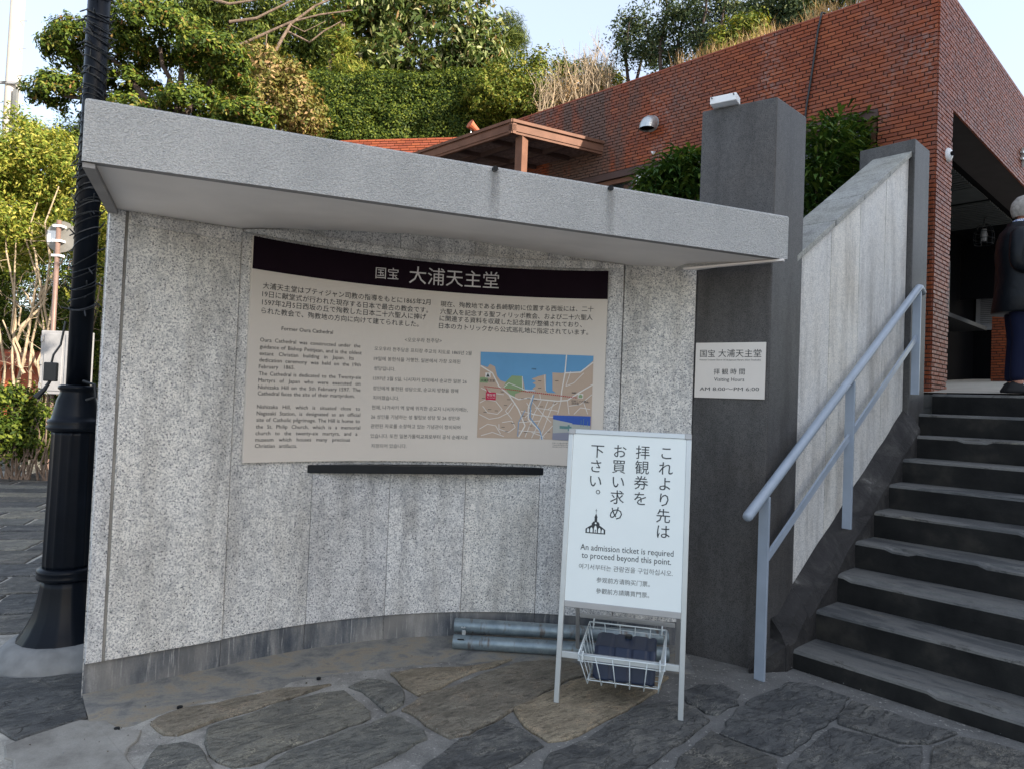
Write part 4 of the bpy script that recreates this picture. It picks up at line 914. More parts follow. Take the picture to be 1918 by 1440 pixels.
# brown flat canopy on a post
wp = on_wall(1132, 265.5, BC, dB); zR = float(wp[2]); cn = at_z(960, 223, zR)
lf = at_z(800, 284, zR); ldir = dB
ed = wp-cn; eL = np.linalg.norm(ed[:2]); ed = ed/np.linalg.norm(ed)
fh = float(at_z(960, 223, zR)[2]-on_plane(960, 249, cn, V3(0, 1, 0))[2])
LL = 4.2; c1 = cn; c2 = wp; c3 = wp+dB*LL; c4 = cn+dB*LL
roof = MB()
for (a, b, inn) in ((c1, c2, dB), (c1, c4, ed), (c4, c3, -dB)):
    n_ = inn/np.linalg.norm(inn)
    for zt_, zb_, o_ in ((0, -fh*.22, -.015), (-fh*.22, -fh*.36, .012), (-fh*.36, -fh*.82, 0), (-fh*.82, -fh, .012)):
        p = [a+n_*o_, b+n_*o_, b+n_*.06, a+n_*.06]
        roof.box8([q+UP*zb_ for q in p]+[q+UP*zt_ for q in p])
rf = roof.build('carport_roof', M['brown_metal'], bld)
q = [c1+(dB+ed)*.05, c2+dB*.05, c3-dB*.05, c4+(ed-dB)*.05]
o = MB().box8([p+UP*(-fh*.55) for p in q]+[p+UP*(-fh*.45) for p in q]).build('roof_panel', M['roof_panel']); o.parent = rf
for u in np.arange(.55, LL-.2, .62): o = MB().box((c1+c2)/2+dB*u+UP*(-fh*.68), ed*(eL/2-.06), dB*.022, UP*.035).build('rafter', M['brown_dark']); o.parent = rf
for fr_ in (.33, .66): o = MB().box(c1+ed*eL*fr_+dB*LL/2+UP*(-fh*.72), dB*(LL/2-.06), ed*.022, UP*.03).build('purlin', M['brown_dark']); o.parent = rf
pt = on_plane(976, 300, cn+ed*.22+dB*.1, V3(0, 1, 0)); MB().box(V3(pt[0], pt[1], (zR-fh+2.0)/2), V3(.062, 0, 0)*.7+V3(0, .062, 0)*-.6, V3(.062, 0, 0)*.6+V3(0, .062, 0)*.7, UP*(zR-fh-2.0)/2).build('carport_post', M['brown_metal'], bld)
# vent hood
vc = on_wall(1222, 238, BC, dB); ven = thing('vent_hood', 'rounded silver vent hood on the long brick wall', 'vent', tuple(vc))
m = MB(); r_ = .10; N_ = 14
for i in range(N_+1):
    a = math.pi/2*i/N_   # quarter elbow opening downward
    c = vc+nB*(.02+r_*1.1*math.sin(a)) + UP*(r_*.9*(math.cos(a)-1)*1.1+.03)
    t_ = nB*math.cos(a)-UP*math.sin(a); bn = UP*math.cos(a)+nB*math.sin(a)
    for k in range(16): q_ = 2*math.pi*k/16; m.v.append(tuple(c+r_*(dB*math.cos(q_)+bn*math.sin(q_))))
for i in range(N_):
    for k in range(16): m.f.append((i*16+k, i*16+(k+1) % 16, (i+1)*16+(k+1) % 16, (i+1)*16+k)); m.m.append(0)
m.build('hood', M['alu'], ven, smooth=True)
MB().tube([vc+nB*.012+UP*.03, vc+nB*.022+UP*.03], .105, 20).build('flange', M['alu_grey'], ven)
m = MB(); c = vc+nB*(.02+r_*1.1)+UP*(-.05); m.add([c+r_*.9*(dB*math.cos(k*.3927)+nB*math.sin(k*.3927)) for k in range(16)], [tuple(range(16))]); m.build('opening', M['black'], ven)
# white tap bracket and hanging cable
tp = on_wall(1225, 287, BC, dB); ob = MB().tube([tp+nB*.01, tp+nB*.05-UP*.005, tp+nB*.06-UP*.03-dB*.03], [.012, .012, .018], 8).tube([tp+nB*.005-dB*.0, tp+nB*.012], .025, 10).build('pipe_stub', [M['white_paint']]); tag(ob, 'tiny white pipe stub poking out of the brick wall below the vent hood', 'pipe')
ca = on_wall(1541, 30, BC, dB); pts = [ca-nB*.25+UP*.02, ca-nB*.05+UP*.05, ca+nB*.03+UP*.02, on_wall(1534, 60, BC, dB)+nB*.03, on_wall(1524, 130, BC, dB)+nB*.03, on_wall(1512, 205, BC, dB)+nB*.03, on_wall(1503, 300, BC, dB)+nB*.03]
ob = MB().tube(pts, .011, 8).build('hanging_cable', [M['cable']], smooth=True); tag(ob, 'black cable hanging from the wall top down the brick face behind the dark pillar', 'cable')
# dome camera
dc = on_wall(1771, 292, BC, dR); cm = thing('security_camera', 'small white half-dome security camera on the corner pier of the entrance', 'camera', tuple(dc))
m = MB(); cc = dc+nR*.02
for i in range(7):
    a = math.pi/2*i/6
    for k in range(18): q_ = 2*math.pi*k/18; m.v.append(tuple(cc+nR*(.045*math.sin(a))+.062*math.cos(a)*(dR*math.cos(q_)+UP*math.sin(q_)*1.15)))
for i in range(6):
    for k in range(18): m.f.append((i*18+k, i*18+(k+1) % 18, (i+1)*18+(k+1) % 18, (i+1)*18+k)); m.m.append(0)
m.build('housing', M['white_paint'], cm, smooth=True); MB().tube([dc, cc], .066, 18).build('base', M['white_paint'], cm)
MB().tube([cc+nR*.035-dR*.02, cc+nR*.052-dR*.026], .022, 14).build('lens', M['black'], cm)
# metal letter at the right edge of the frame
lp = on_wall(1908, 292, BC, dR); v, f = glyphs('キ', 3); sc_ = .30
lm_ = thing('metal_letter', 'brushed metal character standing off the entrance brick wall at the right edge', 'letter', tuple(lp)); m = MB(); k = len(v)
m.add([lp+dR*(x*sc_-.06)+UP*(y*sc_-.12)+nR*.05 for x, y in v]+[lp+dR*(x*sc_-.06)+UP*(y*sc_-.12)+nR*.02 for x, y in v], list(f)+[tuple(i+k for i in q)[::-1] for q in f])
ed_ = {}
for q in f:
    for a, b in zip(q, q[1:]+q[:1]): ed_[(a, b)] = 1
m.f += [(a, b, b+k, a+k) for (a, b) in ed_ if (b, a) not in ed_]; m.m += [0]*(len(m.f)-len(m.m)); m.build('character', M['alu'], lm_)
# hanging lantern
lt = at_Y(1843, 441, 10.3); lan = thing('hanging_lantern', 'dark wire lantern with a glass core hanging in the shaded entrance', 'lantern', tuple(lt))
m = MB()
for k in range(10):
    a = 2*math.pi*k/10; pr_ = [(.02, .17), (.09, .13), (.125, .04), (.135, -.06), (.12, -.14)]
    m.tube([lt+V3(r*math.cos(a), r*math.sin(a), z) for r, z in pr_], .004, 4)
for r, z in ((.135, -.06), (.12, -.14), (.125, .04)): m.tube([lt+V3(r*math.cos(q*.3142), r*math.sin(q*.3142), z) for q in range(21)], .005, 4)
m.build('cage', M['dark_metal'], lan); MB().lathe(lt, [(.035, -.09), (.045, 0), (.035, .09)], 12).build('glass_core', M['shutter'], lan, smooth=True)
MB().tube([lt+UP*.17, lt+UP*.24, lt+UP*.33+V3(.07, 0, 0), lt+UP*.35+V3(.18, 0, 0), lt+UP*.30+V3(.30, 0, 0)], .009, 6).build('bracket', M['dark_metal'], lan)
# railing on the roof
rr = thing('roof_railing', 'steel and mesh safety railing on the roof at the upper right edge', 'railing')
rp0 = BC+dR*5.2-nR*1.5+UP*ZW; m = MB()
for k in range(5): m.tube([rp0+dR*k*1.0+V3(0, 0, -.5), rp0+dR*k*1.0+UP*1.1], .02, 6); m.tube([rp0+dR*(k*1.0+.08)+V3(0, 0, -.5), rp0+dR*(k*1.0+.08)+UP*1.1], .02, 6)
m.build('posts', M['alu_grey'], rr)
for z_ in (.25, .62, .95): MB().tube([rp0+UP*z_-dR*.6, rp0+dR*4.4+UP*z_], .014, 6).build('rail', M['alu_grey'], rr)
m = MB()
for k in range(60): m.tube([rp0+dR*(k*.08-.4)+UP*.1, rp0+dR*(k*.08-.4)+UP*.92], .004, 3, cap=False)
for k in range(9): m.tube([rp0-dR*.4+UP*(.1+k*.1), rp0+dR*4.4+UP*(.1+k*.1)], .004, 3, cap=False)
m.build('mesh_panel', M['alu_grey'], rr)
# terracotta spotlight peeking above the brown roof
tc = at_Y(886, 238, 10.6); sp = thing('spotlight', 'small terracotta coloured spotlight on two thin legs behind the brown flat roof', 'lamp', tuple(tc))
MB().tube([tc+V3(-.05, -.04, .03), tc+V3(0, 0, .0), tc+V3(.08, .05, -.05)], [.075, .055, .035], 12).build('head', M['terracotta'], sp)
for s_ in (-.03, .05): MB().tube([tc+V3(s_, .02, -.02), tc+V3(s_, .02, -.25)], .01, 6).build('leg', M['alu'], sp)

# ------------------------------------------------------------------ unseen building, added behind the camera to keep sun off the foreground
sa2 = V3(-.848, .530, 0); pr2 = V3(.530, .848, 0); nb_ = thing('added_shade_building', 'unseen tall grey rendered building added behind the camera to shade the foreground', 'building', tuple(sa2*-13))
p = [sa2*-13+pr2*-2.6, sa2*-13+pr2*16.5, sa2*-22+pr2*16.5, sa2*-22+pr2*-2.6]
MB().prism([tuple(q[:2]) for q in p][::-1] if False else [tuple(q[:2]) for q in p], -.1, 13.0).build('facade', M['plaster'], nb_)
for r_ in range(3):
    for c_ in range(5):
        cc = sa2*-13+pr2*(-1+c_*4.1)+UP*(2.2+r_*3.6); w_ = MB().box(cc+sa2*.01, pr2*.8, sa2*.06, UP*.9).build('window', M['white_paint'], nb_)
        g = MB().box(cc+sa2*.075, pr2*.72, sa2*.005, UP*.82).build('pane', M['glass']); g.parent = w_

#@@FOREGROUND
# ------------------------------------------------------------------ sign stand
F0 = V3(.290, 3.684, 0); F1 = V3(.942, 3.527, 0); sx_ = (F1-F0)/np.linalg.norm(F1-F0); sy_ = V3(-sx_[1], sx_[0], 0); MM = (F0+F1)/2
HT = 1.462; LEAN = .185; hw = .335
stand = thing('sign_stand', 'white framed sign stand asking visitors to buy an admission ticket, standing before the wall', 'sign stand', tuple(MM))
fu = (sy_*LEAN+UP*HT); fu /= np.linalg.norm(fu); fnr = np.cross(sx_, fu); fnr = fnr if fnr[1] < 0 else -fnr
FH = math.hypot(HT, LEAN)
def fp(u, v, l=0): return MM+sx_*u+fu*v+fnr*l
def bar(a, b, w, dpt, nrm, name, mat, parent=stand, bev=.003):
    a = np.array(a); b = np.array(b); d = (b-a); L = np.linalg.norm(d); d /= L; s_ = np.cross(d, nrm); s_ /= np.linalg.norm(s_); n2 = np.cross(s_, d)
    return MB().box((a+b)/2, d*L/2, s_*w/2, n2*dpt/2).build(name, mat, parent, bevel=bev)
for sg in (-1, 1):
    lg = bar(fp(sg*(hw-.014), .012), fp(sg*(hw-.014), FH-.03), .028, .028, fnr, 'leg', M['alu'])
    f_ = bar(fp(sg*(hw-.014), 0), fp(sg*(hw-.014), .014), .032, .032, fnr, 'foot', M['cable'], lg); f_.matrix_parent_inverse = Matrix.Identity(4)
    bar(fp(sg*(hw-.018), FH-.03), fp(sg*(hw-.018), FH), .036, .034, fnr, 'corner_cap', M['alu_grey'])
bar(fp(-hw+.036, FH-.014), fp(hw-.036, FH-.014), .028, .030, fnr, 'top_rail', M['alu'])
vb = .525
bar(fp(-hw+.028, vb), fp(hw-.028, vb), .034, .028, fnr, 'bottom_rail', M['alu_grey'])
bar(fp(-hw+.028, .262), fp(hw-.028, .262), .034, .022, fnr, 'crossbar', M['alu'])
sb_ = MB().box(fp(0, (FH-.028+vb+.017)/2, .004), sx_*(hw-.0285), fu*((FH-.028-vb-.017)/2), fnr*.006).build('sign_board', M['white_board'], stand)
apex = fp(0, FH-.04, -.03)
ry_ = .70
for sg in (-1, 1):
    bar(MM+sx_*sg*(hw-.03)+sy_*ry_+UP*.0, apex+sx_*sg*(hw-.045), .024, .024, sy_, 'rear_leg', M['alu_grey'])
k_ = .215; ra_ = (MM+sy_*ry_)*(1-k_)+apex*k_
bar(ra_-sx_*(hw-.05), ra_+sx_*(hw-.05), .026, .018, sy_, 'rear_crossbar', M['alu_grey'])
def sg_pr(x, y): p = on_plane(x, y, fp(0, 0, .010), fnr)-MM; return (p@sx_, p@fu)
def sg_emb(u, v, l): return fp(u, v, .010+l)
def Z4(x, y): return (1000+x/3.788, 780+y/3.788)
P = Print(sg_pr, sg_emb); P.lift = .0012; P.mi = 0
def chat(ch, x, y, size):
    c = sg_pr(*Z4(x, y)); v, f = glyphs(ch); h = size/3.788*3.72/1280
    # glyph cell 1 wide, centred; full-width cells keep their own bearing
    cx0 = .5; cy0 = .37
    if ch == '。': cx0, cy0 = (v[:, 0].min()+v[:, 0].max())/2, (v[:, 1].min()+v[:, 1].max())/2
    P.m.add([sg_emb(c[0]+(a-cx0)*h, c[1]+(b-cy0)*h, .0012) for a, b in v], f, 0)
cellw = glyphs('先')[0][:, 0].max()
for ch, x, y in [('こ', 940, 258), ('れ', 935, 367), ('よ', 930, 477), ('り', 924, 590), ('先', 918, 703), ('は', 915, 815), ('拝', 773, 253), ('観', 768, 360), ('券', 760, 468), ('を', 755, 580), ('お', 610, 245), ('買', 603, 353), ('い', 597, 462), ('求', 590, 570), ('め', 583, 683), ('下', 452, 243), ('さ', 440, 350), ('い', 436, 455), ('。', 455, 533)]: chat(ch, x, y, 104); P.build('character', [M['ink']], sb_)
for s_, a, b in [('An admission ticket is required', (330, 940), (990, 992)), ('to proceed beyond this point.', (338, 998), (973, 1050))]: P.lines([(s_, Z4(*a), Z4(*b))], M['ink'], sb_, h=.0455)
for s_, a, b in [('여기서부터는 관람권을 구입하십시오.', (318, 1073), (985, 1128)), ('参观前方请购买门票。', (443, 1170), (822, 1203)), ('參觀前方請購買門票。', (440, 1248), (818, 1282))]: P.lines([(s_, Z4(*a), Z4(*b))], M['ink_grey'], sb_)
# church emblem
ic = sg_pr(*Z4(435, 828)); isz = 140/3.788*3.72/1280
def ip_(pts, mi=0, l=.0012): P.poly([(ic[0]+x*isz, ic[1]+y*isz-x*isz*.0) for x, y in pts], mi, l)
ip_([(-.5, 0), (.5, 0), (.5, .22), (.30, .36), (.2, .42), (.2, .50), (.12, .60), (-.12, .60), (-.2, .50), (-.2, .42), (-.30, .36), (-.5, .22)])
ip_([(-.07, .6), (.07, .6), (.065, .80), (-.065, .80)]); ip_([(-.085, .80), (.085, .80), (0, 1.02)])
ip_([(-.009, 1.02), (.009, 1.02), (.009, 1.24), (-.009, 1.24)]); ip_([(-.05, 1.14), (.05, 1.14), (.05, 1.158), (-.05, 1.158)])
def arch(cx_, w, h, b=.05): return [(cx_-w/2, b), (cx_+w/2, b), (cx_+w/2, b+h*.6), (cx_+w*.3, b+h*.86), (cx_, b+h), (cx_-w*.3, b+h*.86), (cx_-w/2, b+h*.6)]
for cx_, w, h in ((-.37, .11, .2), (-.2, .13, .26), (0, .15, .36), (.2, .13, .26), (.37, .11, .2)): ip_(arch(cx_, w, h), 1, .002)
ip_([(-.02, .02), (.02, .02), (.02, .2), (-.02, .2)], 0, .0026); ip_([(.05*math.cos(k*.785), .52+.05*math.sin(k*.785)) for k in range(8)], 1, .002)
P.build('church_emblem', [M['ink'], M['white_board']], sb_)

# wire basket hooked between the crossbars
bk_ = thing('wire_basket', 'white wire basket hooked on the lower bars of the sign stand', 'basket', tuple(MM+sy_*.25+UP*.2))
def bp(x, y, z): return MM+sx_*x+sy_*y+UP*z
xt0, xt1, yt0, yt1, zt0, zt1 = -.215, .235, .005, .50, .275, .300
xb0, xb1, yb0, yb1, zb = -.165, .205, .045, .42, .115
top = [bp(xt0, yt0, zt0), bp(xt1, yt0, zt0), bp(xt1, yt1, zt1), bp(xt0, yt1, zt1)]; bot = [bp(xb0, yb0, zb), bp(xb1, yb0, zb), bp(xb1, yb1, zb), bp(xb0, yb1, zb)]
m = MB()
for i in range(4): m.tube([top[i], top[(i+1) % 4]], .0042, 8); m.tube([top[i]-UP*.03, top[(i+1) % 4]-UP*.03], .0028, 6)
m.build('rim', M['wire_white'], bk_, smooth=True); m = MB()
for i in range(4): m.tube([bot[i]+UP*.02, bot[(i+1) % 4]+UP*.02], .003, 6)
for k in range(6):
    q = k/5; m.tube([top[0]+(top[1]-top[0])*q, bot[0]+(bot[1]-bot[0])*q, bot[3]+(bot[2]-bot[3])*q, top[3]+(top[2]-top[3])*q], .003, 6)
for k in range(1, 5):
    q = k/5; m.tube([top[0]+(top[3]-top[0])*q, bot[0]+(bot[3]-bot[0])*q, bot[1]+(bot[2]-bot[1])*q, top[1]+(top[2]-top[1])*q], .003, 6)
m.build('wire_mesh', M['wire_white'], bk_, smooth=True)
for x in (-.19, .21):
    for (y, z) in ((yt0, zt0), (yt1, zt1)): MB().tube([bp(x, y-.016, z-.03), bp(x, y-.016, z+.012), bp(x, y+.012, z+.016), bp(x, y+.012, z-.02)], .0045, 6).build('hook', M['wire_white'], bk_)
# plastic water weight in the basket
wt = thing('plastic_weight', 'ribbed dark navy plastic weight tank lying in the wire basket', 'weight', tuple(bp(.02, .24, .13)))
m = MB(); W_ = .165; nr = 7
prf = [(.075, .135), (.085, .125), (.10, .22), (.16, .285), (.34, .300), (.375, .285), (.385, .14), (.375, .128)]
xs_ = []; 
for i in range(nr*4+1):
    u = i/(nr*4); x = -W_+2*W_*u; rib = .006*(1 if (i % 8) in (0, 1) else 0); e = .02*(1 if i in (0, nr*4) else 0)
    xs_.append(x)
    for (y, z) in prf:
        cy_, cz_ = .23, .21; y2 = cy_+(y-cy_)*(1-e*2)-(rib if y < .2 else 0)*0; z2 = cz_+(z-cz_)*(1-e*3)
        d = np.array([y-cy_, z-cz_]); d /= np.linalg.norm(d); m.v.append(tuple(bp(.02+x, y2-d[0]*rib, z2-d[1]*rib)))
k = len(prf)
for i in range(nr*4):
    for j in range(k): m.f.append((i*k+j, i*k+(j+1) % k, (i+1)*k+(j+1) % k, (i+1)*k+j)); m.m.append(0)
m.f += [tuple(range(k))[::-1], tuple(nr*4*k+q for q in range(k))]; m.m += [0, 0]
m.build('tank', M['navy'], wt, bevel=.004); MB().tube([bp(.03, .30, .297), bp(.03, .30, .312)], .02, 14).build('cap', M['navy_dark'], wt)

# ------------------------------------------------------------------ steel pipes lying along the wall foot
def pipe(a, b, r, label):
    t = thing('steel_pipe', label, 'pipe', tuple(a), 'galvanised pipes lying at the wall foot'); a = np.array(a); b = np.array(b); d = (b-a)/np.linalg.norm(b-a)
    MB().tube([a, a+d*.004, b-d*.004, b], [r-.003, r, r, r-.003], 24, cap=False).build('tube', M['steel'], t, smooth=True)
    for e, s_ in ((a, 1), (b, -1)): MB().tube([e+d*.006*s_, e+d*.012*s_], r-.004, 20).build('end_cap', M['steel'], t)
    return t, d
pa = at_z(877, 1205, .045); pa[2] = .052
t1, d1 = pipe(V3(-.31, 4.405, .058), V3(1.05, 4.33, .056), .044, 'lower of two grey steel pipes, lying straight on the paving at the wall foot')
t2, d2 = pipe(V3(-.31, 4.475, .140), V3(1.06, 4.40, .135), .045, 'upper of two grey steel pipes, rusty and padlocked, resting against the plinth')
h = V3(-.31, 4.475, .140)+d2*.06+V3(0, -.045, .005)
m = MB().tube([h+V3(-.008, 0, 0), h+V3(-.012, -.012, 0), h+V3(.0, -.02, 0), h+V3(.012, -.012, 0), h+V3(.008, 0, 0)], .003, 6); m.build('ring', M['alu'], t2)
MB().box(h+V3(.006, -.024, -.028), V3(.012, 0, 0), V3(0, .006, 0), V3(0, 0, .014)).build('padlock', M['alu'], t2, bevel=.002)
h = V3(-.31, 4.405, .058)+d1*.05+V3(0, -.04, .028); MB().tube([h+V3(-.018, 0, 0), h+V3(-.018, -.008, .004), h+V3(.018, -.008, .004), h+V3(.018, 0, 0)], .004, 6).build('handle', M['dark_metal'], t1)

# ------------------------------------------------------------------ lamp post, string lights, cables
LPp = V3(-2.585, 4.075, 0); lamp = thing('lamp_post', 'blue-black cast iron lamp post with a fluted base left of the notice wall', 'lamp post', tuple(LPp))
MB().lathe(LPp, [(.355, -.02), (.35, .02), (.325, .06), (.29, .10), (.262, .118), (.24, .122)], 40).build('concrete_footing', M['concrete_pale'], lamp, smooth=True)
MB().lathe(LPp, [(.25, .09), (.242, .115), (.205, .17), (.168, .25), (.148, .34), (.136, .42), (.131, .47)], 96, 0, .018, 16).build('flared_base', M['pole_black'], lamp, smooth=True)
MB().lathe(LPp, [(.135, .455), (.155, .465), (.158, .48), (.15, .492), (.158, .504), (.155, .52), (.135, .53)], 40).build('lower_ring', M['pole_black'], lamp, smooth=True)
MB().lathe(LPp, [(.128, .52), (.132, .55), (.122, 1.30), (.125, 1.325)], 96, 0, .05, 16).build('fluted_shaft', M['pole_black'], lamp, smooth=True)
MB().lathe(LPp, [(.125, 1.32), (.148, 1.335), (.15, 1.35), (.14, 1.36), (.148, 1.375), (.14, 1.39), (.126, 1.395), (.122, 1.42), (.105, 1.50), (.088, 1.55), (.088, 1.56), (.10, 1.57), (.10, 1.585), (.085, 1.595)], 48).build('shoulder', M['pole_black'], lamp, smooth=True)
MB().lathe(LPp, [(.062, 1.59), (.060, 5.2)], 32).build('pole', M['pole_black'], lamp, smooth=True)
sl_t = thing('string_lights', 'black string light cable wound many times round the upper lamp post', 'string lights', tuple(LPp+UP*1.9))
m = MB(); pts = []; z_ = 2.02; a = 0
dens_ = lambda z: .75+.6*math.sin(z*7.3)+.4*math.sin(z*17+1)
while z_ < 5.0:
    a += .42; z_ += .0031*(.55+max(0, 1-dens_(z_))*1.2); zz = z_+.035*math.sin(a*1.0+z_*3)+.02*math.sin(a*.37)
    r_ = .0655+.004*math.sin(a*3.1)+random.uniform(0, .003); pts.append(LPp+V3(r_*math.cos(a), r_*math.sin(a), zz))
m.tube(pts, .0036, 4, cap=False); m.build('cable', M['cable'], sl_t)
m = MB()
for i in range(6, len(pts)-1, 6):
    p = pts[i]; o_ = (p-LPp)*V3(1, 1, 0); o_ /= np.linalg.norm(o_); dd = o_*.7+V3(random.uniform(-.5, .5), random.uniform(-.5, .5), random.uniform(-.8, .8)); dd /= np.linalg.norm(dd); m.tube([p, p+dd*.022, p+dd*.044], [.0035, .0048, .0035], 5)
m.build('bulbs', M['cable'], sl_t, 'stuff')
ad = thing('power_adapter', 'black power adapter and plug hanging on a cable beside the lamp post', 'adapter', tuple(LPp+V3(-.16, -.06, 1.7)))
ap = LPp+V3(-.105, -.09, 1.665); MB().box(ap, (.032, .012, 0), (-.01, .022, 0), (0, 0, .055)).build('body', M['cable'], ad, bevel=.006)
MB().tube([ap+UP*.05, ap+V3(.01, 0, .10), ap+V3(.035, .02, .16), ap+V3(.05, .03, .30)], .006, 6).build('cord', M['cable'], ad)
MB().tube([ap-UP*.05, ap+V3(-.03, 0, -.10), ap+V3(-.07, -.01, -.15)], [.008, .012, .02], 8).build('plug', M['cable'], ad)
MB().tube([LPp+V3(.06, -.05, 1.62), LPp+V3(.13, -.05, 1.60), LPp+V3(.14, -.05, 1.53), LPp+V3(.09, -.06, 1.51)], .009, 6).build('loop', M['cable'], ad)

# ------------------------------------------------------------------ road sign seen from behind, cabinet
rs = at_Y(80, 868, 12.9); rs[2] = 0; rt = at_Y(107, 413, rs[1])
sgn = thing('road_sign', 'round road sign on a brown pole, seen from behind beyond the lamp post', 'road sign', tuple(rs))
xx_ = rt[0]*.6+rs[0]*.4; MB().tube([V3(rs[0]+.05, rs[1], 0), V3(rs[0]+.05, rs[1], rt[2])], .042, 12).build('pole', M['pole_brown'], sgn, smooth=True)
dcc = at_Y(105, 444, rs[1]+.10); dcc[0] = rs[0]+.05; MB().tube([dcc+V3(0, -.01, 0), dcc], .30, 32).build('disc', M['sign_back'], sgn)
for z_ in (.18, -.10, -.38): MB().box(V3(dcc[0], rs[1]+.02, dcc[2]+z_), (.085, 0, 0), (0, .068, 0), (0, 0, .02)).build('clamp', M['white_paint'], sgn)
MB().box(V3(dcc[0]-.17, rs[1]+.08, dcc[2]), (.085, 0, 0), (0, .004, 0), (0, 0, .11)).build('sticker', M['white_paint'], sgn)
cb = at_Y(125, 680, rs[1]-.25); cab = thing('electric_cabinet', 'pale grey metal cabinet mounted behind the lamp post', 'cabinet', tuple(cb))
MB().box(cb, (.43, 0, 0), (0, .1, 0), (0, 0, .58)).build('case', M['cabinet'], cab, bevel=.012)
for x0_ in (-.19, .20): MB().box(cb+V3(x0_, -.105, 0), (.17, 0, 0), (0, .008, 0), (0, 0, .52)).build('door', M['cabinet'], cab, bevel=.006)
for z_ in (.42, 0, -.42): MB().box(cb+V3(-.40, -.11, z_), (.018, 0, 0), (0, .014, 0), (0, 0, .05)).build('hinge', M['alu_grey'], cab)
MB().tube([cb+V3(-.3, .1, -.5), V3(cb[0]-.3, cb[1]+.1, 0)], .03, 8).build('leg', M['pole_brown'], cab); MB().tube([cb+V3(.3, .1, -.5), V3(cb[0]+.3, cb[1]+.1, 0)], .03, 8).build('leg', M['pole_brown'], cab)
# utility pole
up_ = at_Y(20, 240, 22); ut = thing('utility_pole', 'tall pale concrete utility pole with wires at the far left', 'utility pole', (up_[0], up_[1], 0))
uz = 16; MB().tube([V3(up_[0]-.05, up_[1], 0), V3(up_[0]+.0, up_[1], uz)], [.25, .19], 20).build('shaft', M['util'], ut, smooth=True)
for z_ in (11.2, 8.7): MB().box(V3(up_[0], up_[1]-.22, z_+.0), (.5, 0, 0), (0, .04, 0), (0, 0, .04)).build('crossarm', M['alu_grey'], ut)
for z_, k in ((11.2, 0), (8.7, 1), (9.9, 2)): MB().tube([V3(up_[0]+q*(-26), up_[1]-.3+q*6, z_+q*1.6-2.4*q*(1-q)) for q in np.linspace(0, 1, 9)], .016, 4).build('wire', M['cable'], ut)
MB().tube([V3(up_[0]+.2, up_[1]-.2, 9.6+q*.0) + V3(1.1*q, 0, -.9*q**2+.9*q-.6*q) for q in np.linspace(0, 1, 8)], .02, 4).build('wire', M['cable'], ut)
MB().box(V3(up_[0]+.25, up_[1]-.2, 10.0), (.06, 0, 0), (0, .05, 0), (0, 0, 1.0)).build('conduit', M['ink_grey'], ut)
for z_ in np.arange(2.5, 14, .9): MB().tube([V3(up_[0]+(.2 if int(z_*10) % 2 else -.24), up_[1]-.1, z_), V3(up_[0]+(.42 if int(z_*10) % 2 else -.46), up_[1]-.1, z_)], .014, 5).build('step_bolt', M['alu_grey'], ut)
# red shed panels far left
rd = at_Y(28, 640, 15.0); shd = thing('red_shed', 'rust red wooden shed half hidden by shrubs at the far left', 'shed', (rd[0], rd[1], 0))
m = MB().box(V3(rd[0]-1.2, rd[1]+1.2, .95), (1.85, 0, 0), (0, 1.0, 0), (0, 0, 1.05)).build('body', M['red_wood'], shd)
for k in range(12): MB().box(V3(rd[0]-2.95+k*.305, rd[1]+.18, .95), (.13, 0, 0), (0, .015, 0), (0, 0, 1.03)).build('plank', M['red_wood'], shd)
MB().box8([V3(rd[0]-3.2, rd[1]-.1, 1.95), V3(rd[0]+.85, rd[1]-.1, 1.95), V3(rd[0]+.85, rd[1]+2.4, 2.35), V3(rd[0]-3.2, rd[1]+2.4, 2.35), V3(rd[0]-3.2, rd[1]-.1, 2.02), V3(rd[0]+.85, rd[1]-.1, 2.02), V3(rd[0]+.85, rd[1]+2.4, 2.42), V3(rd[0]-3.2, rd[1]+2.4, 2.42)]).build('roof', M['red_wood'], shd)
# boulders edging the planting
for k, (x, y, r_) in enumerate([(12, 880, .34), (72, 876, .30)]):
    c = at_z(x, y, 0); bm = bmesh.new(); bmesh.ops.create_icosphere(bm, subdivisions=3, radius=1)
    for v_ in bm.verts: q = v_.co*(1+.25*noise.noise(v_.co*1.7+Vector((k*5, 0, 0)))); v_.co = Vector((c[0]+q.x*r_*1.2, c[1]+.2+q.y*r_, q.z*r_*.7+.05))
    me = bpy.data.meshes.new('boulder'); bm.to_mesh(me); bm.free(); o = link('boulder', me, M['slate_grey'], smooth=True)
    tag(o, ['pale rounded boulder at the far left end of the paved lane', 'flat grey boulder edging the planting just left of the lamp post'][k], 'boulder', 'boulders edging the planting')

#@@PLANTS
def plant(name, label, cat, loc, group=None): return thing(name, label, cat, tuple(loc), group)
# cloud-pruned tree
Yt = 9.2; tr = plant('cloud_pruned_tree', 'cloud-pruned evergreen with flat leaf pads above the left end of the canopy', 'tree', (at_Y(330, 300, Yt)[0], Yt, 0))
pads = [((190, 95), (.68, .6, .36)), ((300, 70), (.75, .7, .42)), ((395, 105), (.48, .5, .28)), ((120, 110), (.22, .4, .18)), ((130, 185), (.48, .5, .32)), ((225, 160), (.5, .4, .2)), ((362, 200), (.46, .45, .24)), ((455, 225), (.40, .4, .26)), ((240, 200), (.30, .3, .12)), ((430, 150), (.35, .4, .14))]
ps = []; 
for (x, y), r_ in pads:
    c = at_Y(x, y, Yt+random.uniform(-.2, .3)); r_ = (r_[0], r_[1], r_[2]*.85); ps.append(blob(c, r_, int(8000*r_[0]*r_[2]/.2), .10, 36, .12, -.35, .78))
P_, N_ = join(ps); z0t = P_[:, 2]
leaf_mesh(P_, N_, .068, .42, M['lf_pruned'], 'foliage', tr, tilt=.4)
